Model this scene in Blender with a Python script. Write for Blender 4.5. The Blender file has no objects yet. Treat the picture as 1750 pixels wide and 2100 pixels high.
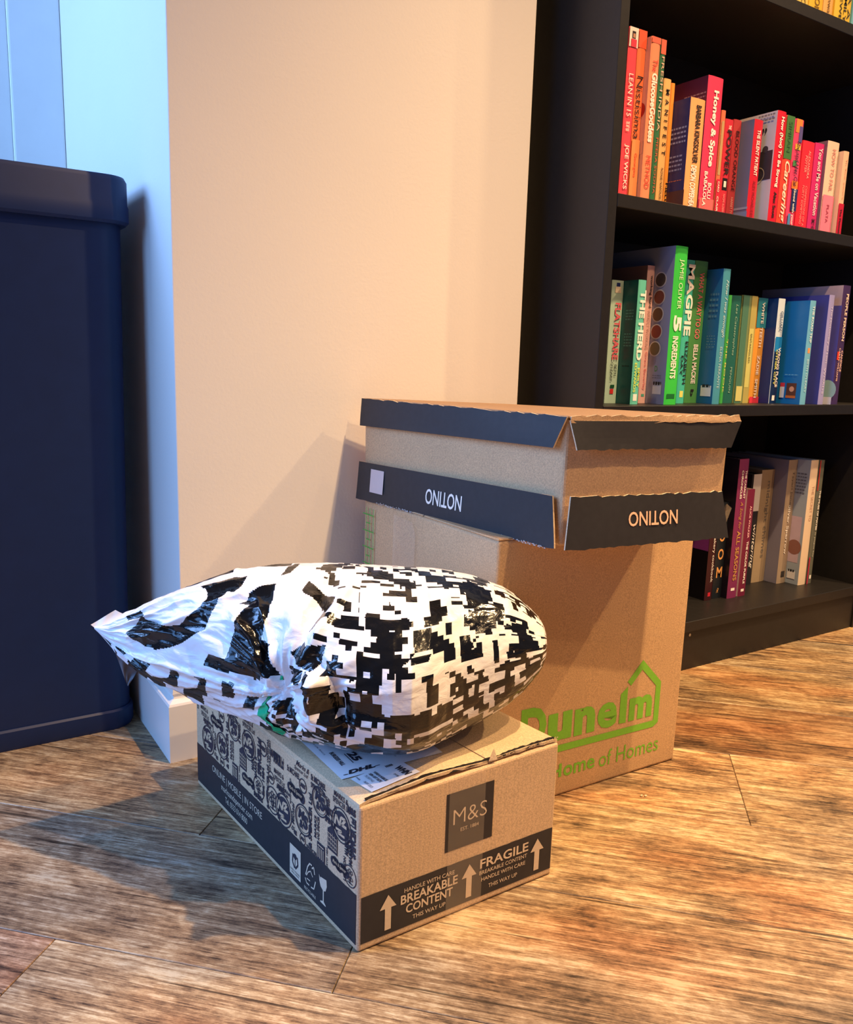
import bpy, bmesh, math, random
import numpy as np
from mathutils import Vector, Matrix
from mathutils.geometry import tessellate_polygon
R_=random.Random(7)
sc=bpy.context.scene; COL=sc.collection

# ------------------------------------------------------------ camera
cam=bpy.data.cameras.new('camera'); co=bpy.data.objects.new('camera',cam); COL.objects.link(co)
cam.sensor_fit='HORIZONTAL'; cam.sensor_width=36; cam.lens=36*1700/1750; cam.clip_start=.02
co.matrix_world=Matrix(((0.84192864,0.07277617,-0.53465857,0),(-0.53876766,0.16802728,-0.82552786,0),(0.02975847,0.9830923,0.18067642,0.5756),(0,0,0,1)))
sc.camera=co
# ------------------------------------------------------------ light
sc.view_settings.view_transform='Standard'; sc.view_settings.look='None'
sc.view_settings.gamma=1; sc.view_settings.use_curve_mapping=False; sc.view_settings.exposure=0.0
w=bpy.data.worlds.new('room_light'); sc.world=w; w.use_nodes=True
w.node_tree.nodes['Background'].inputs[0].default_value=(.45,.52,.8,1)
w.node_tree.nodes['Background'].inputs[1].default_value=.15
WARM=(1,.65,.33)
def lamp(name,x,y,z,power,col=WARM,rad=.022,cone=122,blend=.75):
    l=bpy.data.lights.new(name,'SPOT'); l.energy=power; l.color=col; l.shadow_soft_size=rad
    l.spot_size=math.radians(cone); l.spot_blend=blend
    o=bpy.data.objects.new(name,l); COL.objects.link(o); o.location=(x,y,z)
    return o
lamp('ceiling_spot',1.00,.22,2.3,235,cone=108,blend=1)
lamp('ceiling_spot',1.00,-.32,2.3,145,cone=112,blend=1)
lamp('ceiling_spot',2.35,.08,2.3,200)
lamp('ceiling_spot',2.35,-.75,2.3,95)
lamp('ceiling_spot',1.33,.66,2.3,34)
def area_light(name,loc,target,sx,sy,power,col):
    l=bpy.data.lights.new(name,'AREA'); l.shape='RECTANGLE'; l.size=sx; l.size_y=sy; l.energy=power; l.color=col
    o=bpy.data.objects.new(name,l); COL.objects.link(o); o.location=loc
    o.rotation_euler=(Vector(target)-Vector(loc)).to_track_quat('-Z','Y').to_euler()
area_light('window_and_fill',(-1.35,1.55,1.45),(.40,1.2,.65),.7,1.2,52,(.24,.47,1))
area_light('window_and_fill',(-1.9,.52,1.0),(.4,.9,.4),1.2,1.3,34,(.17,.42,1))  # added soft blue fill from the front left, beside the window's light

# ------------------------------------------------------------ materials
MATS={}
def nodes(name):
    m=bpy.data.materials.new(name); m.use_nodes=True; nt=m.node_tree
    return m,nt,nt.nodes['Principled BSDF']
def N(nt,t,**k):
    n=nt.nodes.new(t)
    for a,b in k.items():
        if a.startswith('i_'): n.inputs[a[2:].replace('_',' ')].default_value=b
        else: setattr(n,a,b)
    return n
def L(nt,a,ao,b,bi): nt.links.new(a.outputs[ao],b.inputs[bi])
def lin(c):
    return tuple((x/12.92 if x<=.04045 else ((x+.055)/1.055)**2.4) for x in [v/255 for v in c])+(1,)
def ramp(nt,stops):
    r=nt.nodes.new('ShaderNodeValToRGB'); e=r.color_ramp.elements
    while len(e)<len(stops): e.new(.5)
    for i,(p,c) in enumerate(stops): e[i].position=p; e[i].color=c if len(c)==4 else tuple(c)+(1,)
    return r
def bump(nt,p,src,out,strength,dist=.001):
    b=N(nt,'ShaderNodeBump'); b.inputs['Strength'].default_value=strength; b.inputs['Distance'].default_value=dist
    L(nt,src,out,b,'Height'); L(nt,b,'Normal',p,'Normal'); return b
def flat(name,c,rough=.6,var=.06,scale=60,spec=.5,coat=0,bumpk=0,metal=0):
    """paint-like surface with a faint mottling"""
    if name in MATS: return MATS[name]
    m,nt,p=nodes(name); c=lin(c)
    tc=N(nt,'ShaderNodeTexCoord'); no=N(nt,'ShaderNodeTexNoise'); no.inputs['Scale'].default_value=scale; no.inputs['Detail'].default_value=5
    L(nt,tc,'Object',no,'Vector')
    r=ramp(nt,[(.3,tuple(v*(1-var) for v in c[:3])),(.7,tuple(min(1,v*(1+var)) for v in c[:3]))])
    L(nt,no,'Fac',r,'Fac'); L(nt,r,'Color',p,'Base Color')
    p.inputs['Roughness'].default_value=rough; p.inputs['Specular IOR Level'].default_value=spec
    p.inputs['Coat Weight'].default_value=coat; p.inputs['Metallic'].default_value=metal
    if bumpk: bump(nt,p,no,'Fac',bumpk)
    MATS[name]=m; return m
def wall_mat(name,c,k=.12):
    m,nt,p=nodes(name)
    tc=N(nt,'ShaderNodeTexCoord'); a=N(nt,'ShaderNodeTexNoise'); a.inputs['Scale'].default_value=3; a.inputs['Detail'].default_value=3
    b=N(nt,'ShaderNodeTexNoise'); b.inputs['Scale'].default_value=240; b.inputs['Detail'].default_value=3
    L(nt,tc,'Object',a,'Vector'); L(nt,tc,'Object',b,'Vector')
    c=lin(c); r=ramp(nt,[(.3,tuple(v*.97 for v in c[:3])),(.7,c)])
    L(nt,a,'Fac',r,'Fac'); L(nt,r,'Color',p,'Base Color'); p.inputs['Roughness'].default_value=.75
    bump(nt,p,b,'Fac',k,.002); return m
def cardboard(name,c,corr=1,scale=1,dirv=(1,0,0)):
    m,nt,p=nodes(name); c=lin(c)
    tc=N(nt,'ShaderNodeTexCoord'); no=N(nt,'ShaderNodeTexNoise'); no.inputs['Scale'].default_value=620; no.inputs['Detail'].default_value=4
    n2=N(nt,'ShaderNodeTexNoise'); n2.inputs['Scale'].default_value=9; n2.inputs['Detail'].default_value=3
    L(nt,tc,'Object',no,'Vector'); L(nt,tc,'Object',n2,'Vector')
    r=ramp(nt,[(.32,tuple(v*.78 for v in c[:3])),(.68,tuple(min(1,v*1.17) for v in c[:3]))]); L(nt,no,'Fac',r,'Fac')
    r2=ramp(nt,[(.3,(.90,.90,.90)),(.7,(1,1,1))]); L(nt,n2,'Fac',r2,'Fac')
    mx=N(nt,'ShaderNodeMixRGB',blend_type='MULTIPLY'); mx.inputs[0].default_value=1
    L(nt,r,'Color',mx,1); L(nt,r2,'Color',mx,2); L(nt,mx,'Color',p,'Base Color'); p.inputs['Roughness'].default_value=.72
    wv=N(nt,'ShaderNodeTexWave'); wv.inputs['Scale'].default_value=55; wv.inputs['Distortion'].default_value=1.2; wv.inputs['Detail'].default_value=2
    wv.bands_direction='X'; L(nt,tc,'Object',wv,'Vector')
    ad=N(nt,'ShaderNodeMath',operation='MULTIPLY_ADD'); ad.inputs[1].default_value=.35*corr
    L(nt,wv,'Fac',ad,0); L(nt,no,'Fac',ad,2)
    bump(nt,p,ad,'Value',.22,.001); return m
M_wall=wall_mat('wall_paint',(236,229,219)); M_trim=flat('trim_gloss',(238,236,230),.32,.02,20)
M_kraft=cardboard('kraft_card',(210,178,140)); M_kraft2=cardboard('brown_card',(204,166,122),.3)
M_kraft3=cardboard('pale_card',(216,188,150),.15)
M_edge=cardboard('torn_card_edge',(222,196,160),.2)
M_print=flat('navy_print',(38,36,40),.55,.12,120)
M_black=flat('black_print',(36,34,36),.6,.15,120)
M_ink=flat('dark_ink',(40,38,50),.6,.1,200)
M_kink=flat('card_lettering',(214,192,164),.7,.05,300)
M_gap=flat('dark_gap',(20,14,10),.9,.1,50)
M_green=flat('green_print',(122,190,52),.65,.06,300)
M_shelf=flat('black_brown_veneer',(29,27,27),.42,.10,90,.4,0,.15)
M_bin=flat('navy_plastic',(22,40,76),.5,.05,40,.35)
M_paper=flat('label_paper',(240,240,242),.5,.02,50)
M_page=flat('book_pages',(226,212,184),.85,.08,400)
M_chrome=flat('steel',(190,190,190),.3,.05,20,.5,0,0,1)
def tape_mat():
    m,nt,p=nodes('clear_tape'); p.inputs['Base Color'].default_value=(.80,.66,.50,1); p.inputs['Roughness'].default_value=.18
    p.inputs['Alpha'].default_value=.13
    tc=N(nt,'ShaderNodeTexCoord'); no=N(nt,'ShaderNodeTexNoise'); no.inputs['Scale'].default_value=45; L(nt,tc,'Object',no,'Vector'); bump(nt,p,no,'Fac',.5,.002)
    return m
M_tape=tape_mat()

# ------------------------------------------------------------ object helpers
def tag(o,label=None,cat=None,group=None,kind=None):
    if label: o['label']=label
    if cat: o['category']=cat
    if group: o['group']=group
    if kind: o['kind']=kind
    return o
def thing(name,loc,label,cat,group=None):
    o=bpy.data.objects.new(name,None); o.empty_display_size=.05; COL.objects.link(o); o.location=loc
    return tag(o,label,cat,group)
def wloc(p):
    v=Vector((0,0,0))
    while p is not None: v=v+p.location; p=p.parent
    return v
def meshobj(name,verts,faces,m,parent=None,loc=None,smooth=False,fm=None):
    """verts in world space; the object's origin sits at loc (or at its parent's)"""
    base=wloc(parent)
    o_=Vector(loc) if loc is not None else (base if parent else Vector((0,0,0)))
    me=bpy.data.meshes.new(name); me.from_pydata([tuple(Vector(v)-o_) for v in verts],[],faces)
    ms=m if isinstance(m,(list,tuple)) else [m]
    for q in ms: me.materials.append(q)
    if fm: 
        for p,i in zip(me.polygons,fm): p.material_index=i
    if smooth:
        for p in me.polygons: p.use_smooth=True
    me.update(); o=bpy.data.objects.new(name,me); COL.objects.link(o)
    if parent: o.parent=parent
    o.location=o_-base
    return o
def bm_out(bm):
    bm.verts.ensure_lookup_table(); bm.verts.index_update()
    return [v.co.copy() for v in bm.verts],[[v.index for v in f.verts] for f in bm.faces]
HEXF=[(0,3,2,1),(4,5,6,7),(0,1,5,4),(1,2,6,5),(2,3,7,6),(3,0,4,7)]
def hexa(p8,bev=0,seg=2):
    """box from 8 points (bottom ring ccw, then top ring)"""
    if not bev: return [Vector(p) for p in p8],[list(f) for f in HEXF]
    bm=bmesh.new(); vs=[bm.verts.new(p) for p in p8]
    for f in HEXF: bm.faces.new([vs[i] for i in f])
    bmesh.ops.bevel(bm,geom=list(bm.edges),offset=bev,segments=seg,affect='EDGES',profile=.5)
    r=bm_out(bm); bm.free(); return r
def box8(x0,x1,y0,y1,z0,z1): return [(x0,y0,z0),(x1,y0,z0),(x1,y1,z0),(x0,y1,z0),(x0,y0,z1),(x1,y0,z1),(x1,y1,z1),(x0,y1,z1)]
def boxo(name,b,m,parent=None,bev=0,seg=2,loc=None,smooth=False):
    v,f=hexa(box8(*b),bev,seg); return meshobj(name,v,f,m,parent,loc,smooth)
def join(parts):
    V=[];F=[]
    for v,f in parts:
        n=len(V); V+=list(v); F+=[[i+n for i in q] for q in f]
    return V,F
TXT={}
def text_geo(s,bold=0.,shear=0.,sp=1.):
    k=(s,bold,shear,sp)
    if k in TXT: return TXT[k]
    cu=bpy.data.curves.new('t','FONT'); cu.body=s; cu.offset=bold; cu.shear=shear; cu.space_character=sp; cu.resolution_u=3
    o=bpy.data.objects.new('t',cu); COL.objects.link(o)
    dg=bpy.context.evaluated_depsgraph_get(); me=bpy.data.meshes.new_from_object(o.evaluated_get(dg))
    V=np.array([v.co[:2] for v in me.vertices]) if len(me.vertices) else np.zeros((0,2)); F=[list(p.vertices) for p in me.polygons]
    COL.objects.unlink(o); bpy.data.objects.remove(o); bpy.data.curves.remove(cu); bpy.data.meshes.remove(me)
    if len(V):
        mn=V.min(0); V=(V-mn)/np.maximum(V.max(0)-mn,1e-6)
    TXT[k]=(V,F); return TXT[k]
class Print:
    """flat ink shapes laid out in metres on a face: o origin, u and v directions, n outward normal"""
    def __init__(s,o,u,v,n,lift=.0004): s.o,s.u,s.v,s.n=Vector(o),Vector(u),Vector(v),Vector(n); s.lift=lift; s.V=[]; s.F=[]
    def at(s,a,b,l=0): return s.o+s.u*a+s.v*b+s.n*(s.lift+l)
    def poly(s,pts,l=0):
        n=len(s.V); s.V+=[s.at(a,b,l) for a,b in pts]
        for t in tessellate_polygon([[Vector((a,b,0)) for a,b in pts]]): s.F.append([n+i for i in t])
        return s
    def rect(s,a0,b0,a1,b1,l=0):
        n=len(s.V); s.V+=[s.at(a0,b0,l),s.at(a1,b0,l),s.at(a1,b1,l),s.at(a0,b1,l)]; s.F.append([n,n+1,n+2,n+3]); return s
    def ring(s,a,b,r0,r1,k=24,sy=1,l=0):
        n=len(s.V)
        for i in range(k):
            c,d=math.cos(2*math.pi*i/k),math.sin(2*math.pi*i/k)
            s.V+=[s.at(a+r0*c,b+r0*d*sy,l),s.at(a+r1*c,b+r1*d*sy,l)]
        for i in range(k):
            j=(i+1)%k; s.F.append([n+2*i,n+2*i+1,n+2*j+1,n+2*j])
        return s
    def disc(s,a,b,r,k=20,sy=1,l=0):
        n=len(s.V); s.V+=[s.at(a+r*math.cos(2*math.pi*i/k),b+r*sy*math.sin(2*math.pi*i/k),l) for i in range(k)]; s.F.append(list(range(n,n+k))); return s
    def text(s,t,a0,b0,a1,b1,rot=0,bold=0.,shear=0.,sp=1.,l=0):
        """fills the box a0..a1, b0..b1; rot in quarter turns (1 = reads upward, -1 = reads downward, 2 = upside down)"""
        V,F=text_geo(t,bold,shear,sp); n=len(s.V)
        for x,y in V:
            if rot==1: x,y=1-y,x
            elif rot==-1: x,y=y,1-x
            elif rot==2: x,y=1-x,1-y
            s.V.append(s.at(a0+(a1-a0)*x,b0+(b1-b0)*y,l))
        s.F+=[[n+i for i in f] for f in F]; return s
    def line(s,pts,w,l=0):
        for (a,b),(c,d) in zip(pts,pts[1:]):
            t=Vector((c-a,d-b)); k=t.length or 1; px,py=-t.y/k*w/2,t.x/k*w/2
            s.poly([(a+px,b+py),(a-px,b-py),(c-px,d-py),(c+px,d+py)],l)
        return s
    def build(s,name,m,parent,label=None):
        if not s.F: return None
        o=meshobj(name,s.V,s.F,m,parent)
        if label: o['label']=label
        return o
M_topcard=cardboard('shaded_top_card',(150,118,86),.2)  # darker brown: shade of the grazing-lit top faces put into the card colour

# ------------------------------------------------------------ room shell
def struct(o): o['kind']='structure'; return o
def wbox(name,b,m,bev=0): return struct(boxo(name,b,m,None,bev,loc=((b[0]+b[1])/2,(b[2]+b[3])/2,b[4])))
WX0,WX1,WY=.325,.918,1.137
wbox('wall_center',(WX0,WX1,WY,1.90,0,2.45),M_wall,.0015)
wbox('wall_left',(-1.7,WX0,1.86,1.96,0,2.45),M_wall)
wbox('wall_right',(WX1,2.9,1.30,1.90,0,2.45),M_wall)
# door casing boards on the back wall of the left recess
wbox('trim_1',(.232,.3249,1.838,1.8602,0,2.45),M_trim,.004)
wbox('trim_2',(-.55,.2323,1.8425,1.8602,0,2.45),M_trim,.003)
# moulded skirting round the projecting wall
SK=[(.0275,0),(.0275,.084),(.026,.087),(.0205,.0905),(.0185,.0915),(.0175,.0945),(.0195,.099),(.0185,.106),(.014,.112),(.008,.1165),(.0055,.121),(.0035,.1255),(0,.127)]
def skirting(name,path):
    V=[];F=[]
    for (x,y,ox,oy) in path:
        for t,z in SK: V.append((x+ox*t,y+oy*t,z))
        V.append((x,y,0))
    n=len(SK)+1
    for j in range(len(path)-1):
        for i in range(n):
            k=(i+1)%n; F.append([j*n+i,(j+1)*n+i,(j+1)*n+k,j*n+k])
    F.append(list(range(n))); F.append(list(range((len(path)-1)*n,len(path)*n))[::-1])
    o=meshobj(name,V,F,M_trim,None,(path[0][0],path[0][1],0)); struct(o); return o
skirting('baseboard_left',[(WX0,1.838,-1,0),(WX0,WY,-1,-1)])
skirting('baseboard_front',[(WX0,WY,-1,-1),(WX1,WY,1,-1),(WX1,1.30,1,0)][:2])

# floor: diagonal boards over a sub-floor
def wood():
    m,nt,p=nodes('weathered_board')
    tc=N(nt,'ShaderNodeTexCoord'); oi=N(nt,'ShaderNodeObjectInfo')
    sh=N(nt,'ShaderNodeVectorMath',operation='SCALE'); sh.inputs[0].default_value=(37,11,5); L(nt,oi,'Random',sh,'Scale')
    ad=N(nt,'ShaderNodeVectorMath',operation='ADD'); L(nt,tc,'Object',ad,0); L(nt,sh,'Vector',ad,1)
    def ns(sx,sy,scale,det,rough=.6,dist=0):
        mp=N(nt,'ShaderNodeMapping'); mp.inputs['Scale'].default_value=(sx,sy,1); L(nt,ad,'Vector',mp,'Vector')
        n=N(nt,'ShaderNodeTexNoise'); n.inputs['Scale'].default_value=scale; n.inputs['Detail'].default_value=det; n.inputs['Roughness'].default_value=rough; n.inputs['Distortion'].default_value=dist
        L(nt,mp,'Vector',n,'Vector'); return n
    grain=ns(1,30,6,9,.75,.3); fine=ns(1,14,34,6,.8); patch=ns(1,2.0,7,7,.66,.9); hue=ns(1,2.2,3.6,3); cross=ns(1,1.5,95,4,.7); crack=ns(1,42,3.6,5,.6,.5)
    wsum=N(nt,'ShaderNodeMath',operation='MULTIPLY'); wsum.inputs[1].default_value=.60; L(nt,grain,'Fac',wsum,0); last=wsum
    for n_,k_ in ((patch,.50),(fine,.60),(cross,.24)):
        q=N(nt,'ShaderNodeMath',operation='MULTIPLY_ADD'); q.inputs[1].default_value=k_; L(nt,n_,'Fac',q,0); L(nt,last,'Value',q,2); last=q
    t3=last
    mr=N(nt,'ShaderNodeMapRange'); mr.inputs['From Min'].default_value=.80; mr.inputs['From Max'].default_value=1.10; L(nt,t3,'Value',mr,'Value')
    r=ramp(nt,[(0,lin((58,46,38))),(.25,lin((118,96,78))),(.5,lin((166,138,110))),(.75,lin((204,178,146))),(1,lin((240,224,196)))])
    L(nt,mr,'Result',r,'Fac')
    r2=ramp(nt,[(.36,lin((202,208,208))),(.52,lin((240,234,214))),(.68,lin((236,200,164)))]); L(nt,hue,'Fac',r2,'Fac')
    mx=N(nt,'ShaderNodeMixRGB',blend_type='MULTIPLY'); mx.inputs[0].default_value=.8; L(nt,r,'Color',mx,1); L(nt,r2,'Color',mx,2)
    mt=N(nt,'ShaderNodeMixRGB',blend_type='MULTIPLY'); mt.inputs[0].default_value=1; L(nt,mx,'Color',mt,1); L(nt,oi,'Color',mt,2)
    ck=ramp(nt,[(.33,(.10,.08,.07)),(.385,(1,1,1))]); L(nt,crack,'Fac',ck,'Fac')
    mc=N(nt,'ShaderNodeMixRGB',blend_type='MULTIPLY'); mc.inputs[0].default_value=.85; L(nt,mt,'Color',mc,1); L(nt,ck,'Color',mc,2)
    L(nt,mc,'Color',p,'Base Color')
    rr=N(nt,'ShaderNodeMapRange'); rr.inputs['To Min'].default_value=.34; rr.inputs['To Max'].default_value=.55; L(nt,fine,'Fac',rr,'Value'); L(nt,rr,'Result',p,'Roughness')
    bump(nt,p,t3,'Value',.35,.0012); return m
M_wood=wood()
fl=struct(boxo('floor',(-1.7,2.9,-1.2,1.9,-.03,-.008),M_gap,None,loc=(0,0,-.03)))
S0,WD,PL=.6400,.2025,1.22
def plank_mesh():
    v,f=hexa(box8(.0004,PL-.0004,.0004,WD-.0004,-.0078,0),.0007,1)
    me=bpy.data.meshes.new('plank'); me.from_pydata([tuple(q) for q in v],[],f); me.materials.append(M_wood); return me
PM=plank_mesh()
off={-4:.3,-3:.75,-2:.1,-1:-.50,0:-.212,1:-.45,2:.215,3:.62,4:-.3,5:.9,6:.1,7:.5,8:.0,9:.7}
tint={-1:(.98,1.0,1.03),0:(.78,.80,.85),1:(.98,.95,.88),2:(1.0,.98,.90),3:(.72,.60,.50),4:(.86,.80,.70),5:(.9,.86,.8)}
for r in range(-5,10):
    s=S0+r*WD; o0=off.get(r,0)%PL
    for k in range(-4,5):
        t=o0+k*PL
        # plank frame: along e=(1,-1)/sqrt2 , across n=(1,1)/sqrt2
        cx_=( s+WD/2)/2**.5+(t+PL/2)/2**.5; cy_=(s+WD/2)/2**.5-(t+PL/2)/2**.5
        if not(-1.0<cx_<2.3 and -.7<cy_<1.75): continue
        o=bpy.data.objects.new('plank',PM); COL.objects.link(o); o.parent=fl
        x=(s+t)/2**.5; y=(s-t)/2**.5
        o.location=(x,y,.03); o.rotation_euler=(0,0,-math.pi/4)
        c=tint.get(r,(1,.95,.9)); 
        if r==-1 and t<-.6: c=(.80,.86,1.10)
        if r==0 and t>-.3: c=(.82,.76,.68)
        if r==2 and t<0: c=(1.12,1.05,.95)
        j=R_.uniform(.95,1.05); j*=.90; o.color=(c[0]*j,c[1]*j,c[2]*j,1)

# ------------------------------------------------------------ bookcase
BX0,BX1,BY0,BY1=.969,1.84,1.0,1.285
bc=thing('bookcase',(BX0,BY0,0),'tall black-brown open bookcase full of books beside the wall','bookcase')
T=.0195
def bpart(n,b,m=M_shelf,bev=.0008,par=bc): return boxo(n,b,m,par,bev,1)
bpart('side_panel',(BX0,BX0+T,BY0,BY1,0,2.02)); bpart('side_panel',(BX1-T,BX1,BY0,BY1,0,2.02))
bpart('back_panel',(BX0+T,BX1-T,BY1-.012,BY1-.004,.06,2.0))
bpart('top_panel',(BX0+T,BX1-T,BY0,BY1-.012,2.0,2.02))
bpart('bottom_shelf',(BX0+T,BX1-T,BY0-.004,BY1-.012,.080,.1005))
bpart('plinth',(BX0+T,BX1-T,BY0+.004,BY0+.02,0,.0795))
for z in (.509,.8427,1.214,1.55): bpart('shelf',(BX0+T,BX1-T,BY0-.001,BY1-.012,z-.0205,z))
for x in (1.262,): 
    p=Print((x,BY0+.004,.07),(1,0,0),(0,0,1),(0,-1,0),.0006); p.disc(0,0,.003); p.build('screw_cap',M_chrome,bc,'small shiny screw cap on plinth')

# books: cover (spine and boards), pages, printed lettering
def book(key,x0,x1,y,zb,zt,spine,label,group,cov=None,texts=(),panels=(),coverdeco=None,depth=None,thin=.0012):
    h=zt-zb; d=depth or min(.135 if h<.2 else .17 if h<.235 else .19,1.268-y)
    x0+=.0004; x1-=.0004
    o=thing('book',(x0,y,zb),label,'book',group)
    cs=flat('cover_%d_%d_%d'%tuple(spine),spine,.38,.03,30)
    cc=cs if cov is None else flat('cover_%d_%d_%d'%tuple(cov),cov,.36,.05,18)
    # spine profile slightly rounded
    n=6; V=[];F=[]; fm=[]
    prof=[]
    for i in range(n+1):
        a=i/n; prof.append((x0+(x1-x0)*a, y+.0016*(2*a-1)**4))
    outer=[(x0,y+d)]+prof+[(x1,y+d)]
    inner=[(x0+thin,y+d)]+[(x0+thin,y+.004)]+[(x1-thin,y+.004)]+[(x1-thin,y+d)]
    ring=outer+inner[::-1]; m_=len(ring)
    for z in (zb+.0002,zt): V+=[(a,b,z) for a,b in ring]
    for i in range(m_):
        j=(i+1)%m_; F.append([i,j,m_+j,m_+i]); fm.append(0 if 1<=i<=n else 1)
    tri=tessellate_polygon([[Vector((a,b,0)) for a,b in ring]])
    for t in tri: F.append([m_+i for i in t]); fm.append(0)
    for t in tri: F.append(list(t)[::-1]); fm.append(0)
    c=meshobj('cover',V,F,[cs,cc],o,fm=fm)
    boxo('pages',(x0+thin+.0002,x1-thin-.0002,y+.0045,y+d-.002,zb+.003,zt-.003),M_page,o)
    W=x1-x0
    for ip,q in enumerate(panels):   # (frac_top0, frac_top1, colour[, x fraction range])
        a,b,c_=q[:3]; xa,xb=q[3:5] if len(q)>3 else (0.02,.98)
        P_=Print((x0,y,zb),(1,0,0),(0,0,1),(0,-1,0),.0003+.00025*ip); P_.rect(W*xa,h*(1-b),W*xb,h*(1-a))
        P_.build('spine_panel',flat('cover_%d_%d_%d'%tuple(c_),c_,.38,.03,30),o)
    for q in texts:    # (string, top0, top1, colour, x0, x1, bold, shear)
        s,a,b,c_=q[:4]; xa,xb=q[4:6] if len(q)>5 else (.25,.75); bold=q[6] if len(q)>6 else .02; shr=q[7] if len(q)>7 else 0
        g=Print((x0,y,zb),(1,0,0),(0,0,1),(0,-1,0),.0008+.00025*len(panels))
        g.text(s,W*xa,h*(1-b),W*xb,h*(1-a),-1,bold,shr)
        g.build('spine_lettering',flat('ink_%d_%d_%d'%tuple(c_),c_,.5,.02,50),o)
    if coverdeco:
        # printing on the left-hand board, v up, u from the spine backwards
        for ip,(kind,args,c_) in enumerate(coverdeco):
            P_=Print((x0,y,zb),(0,1,0),(0,0,1),(-1,0,0),.0003+.0002*ip)
            if kind=='r': P_.rect(*args)
            elif kind=='d': P_.disc(*args)
            elif kind=='o': P_.ring(*args)
            elif kind=='l':  # lines of small print
                u0,u1,v0,v1,nn=args
                for i in range(nn):
                    vv=v1-(v1-v0)*i/nn; uu=u1
                    while uu>u0:
                        wl=R_.uniform(.003,.007); P_.rect(max(u0,uu-wl),vv,uu,vv+(v1-v0)/nn*.4); uu-=wl+.0016
            elif kind=='t':
                s,u0,v0,u1,v1=args; V_,F_=text_geo(s,.01); n0=len(P_.V)
                for a,b in V_: P_.V.append(P_.at(u1-(u1-u0)*a,v0+(v1-v0)*b))
                P_.F+=[[n0+i for i in f] for f in F_]
            P_.build('cover_print',flat('ink_%d_%d_%d'%tuple(c_),c_,.5,.04,50),o)
    return o
WH=(245,240,235); BK=(30,26,28)
Z1,Z2,Z3,Z4=1.214,.8427,.509,.1005
G2='red and orange books on the second visible shelf'; G3='green and blue books on the middle shelf'; G4='books on the bottom shelf'; G1='yellow books on the top visible shelf'
def B(g,z,k,x0,x1,y,zt,sp,label,**kw): return book(k,x0,x1,y,z,zt,sp,label,g,**kw)
RED=(206,40,62); PK=(225,70,92)
B(G2,Z2,'a',1.0417,1.063,1.052,1.1115,(232,74,92),'tall coral red book with a small portrait at the top of its spine',
  texts=[('LEAN IN 15',.26,.50,WH,.18,.66,.0),('THE',.530,.545,WH,.2,.6,.02),('SHIFT',.55,.565,WH,.2,.6,.02),('PLAN',.57,.585,WH,.2,.6,.02),('JOE WICKS',.66,.92,WH,.2,.72,.01)],
  panels=[(.0,.11,(238,232,228)),(.022,.062,(46,30,30),.30,.68),(.035,.058,(196,140,116),.38,.62),(.066,.11,(222,60,84),.2,.8)])
B(G2,Z2,'b',1.0632,1.0826,1.052,1.1116,(244,122,74),'tall plain orange book with thin black serif lettering',
  texts=[('Nistisima',.26,.62,BK,.1,.8,-.005),('Georgina',.70,.84,(226,80,50),.3,.7,0)],panels=[(0,.1,(240,96,62)),(.62,1,(246,150,92))])
B(G2,Z2,'c',1.0826,1.1045,1.0416,1.1029,(246,150,112),'tall peach book with white and red lettering next to a dark green spined book',cov=(236,206,206),
  texts=[('The',.13,.20,(214,60,52),.25,.75,0),('Glucose',.21,.41,WH,.25,.85,.04),('Goddess',.41,.62,WH,.25,.85,.04),('METHOD',.70,.90,(222,70,60),.25,.75,0)],panels=[(0,.035,(238,110,90))],
  coverdeco=[('d',(.016,.15,.012),(176,36,48)),('r',(.003,.08,.03,.1),(226,190,190))])
B(G2,Z2,'d',1.1084,1.1213,1.045,1.1046,(54,112,74),'tall dark green book with an orange top',
  texts=[('FRESH INDIA',.10,.54,(232,190,170),.25,.75,0),('MEERA SODHA',.58,.92,(206,84,60),.3,.7,0)],panels=[(0,.085,(232,108,84))])
B(G2,Z2,'e',1.1302,1.1482,1.052,1.0511,(250,190,120),'peach yellow book with spaced black capitals',
  texts=[('M  A  N  I  F  E  S  T',.08,.58,BK,.25,.75,.02),('ROXIE NAFOUSI',.68,.92,BK,.35,.65,0)],panels=[(.97,1,(226,60,60))])
B(G2,Z2,'f',1.1506,1.1603,1.054,1.0479,(242,158,62),'thin amber book left of a navy cover',texts=[('NELL',.78,.94,BK,.25,.75,.01)])
B(G2,Z2,'g',1.1603,1.197,1.0176,1.0195,(246,172,110),'apricot book with bold black capitals and a navy cover',cov=(36,44,104),
  texts=[('BARBARA KINGSOLVER',.06,.58,BK,.36,.72,.03),('DEMON COPPERHEAD',.60,1.0,WH,.32,.70,.03)],
  coverdeco=[('l',(.006,.045,.100,.13,4),(150,160,196)),('l',(.010,.045,.056,.085,4),(140,150,190)),('r',(0,.0,.06,.03),(88,52,52)),('l',(.006,.04,.043,.046,1),(226,130,80))])
B(G2,Z2,'h',1.197,1.236,1.016,1.0603,(224,58,96),'wide hot pink book with bold white script, tallest in mid row',cov=(84,30,58),
  texts=[('Honey & Spice',.10,.66,WH,.3,.72,.035),('BOLU',.78,.90,WH,.48,.72,.02),('BABALOLA',.70,.96,WH,.2,.42,.02)],panels=[(.9,1,(238,108,110))],
  coverdeco=[('l',(.004,.05,.178,.190,2),(150,110,120))])
B(G2,Z2,'i',1.2672,1.279,1.04,1.0225,(236,120,84),'thin orange and sage mottled book',texts=[('CARO',.66,.76,WH,.3,.7,.02),('CLAIRE',.8,.97,WH,.3,.7,.02)],panels=[(.1,.6,(190,156,112),.1,.7),(.64,1,(208,44,70))])
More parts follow.
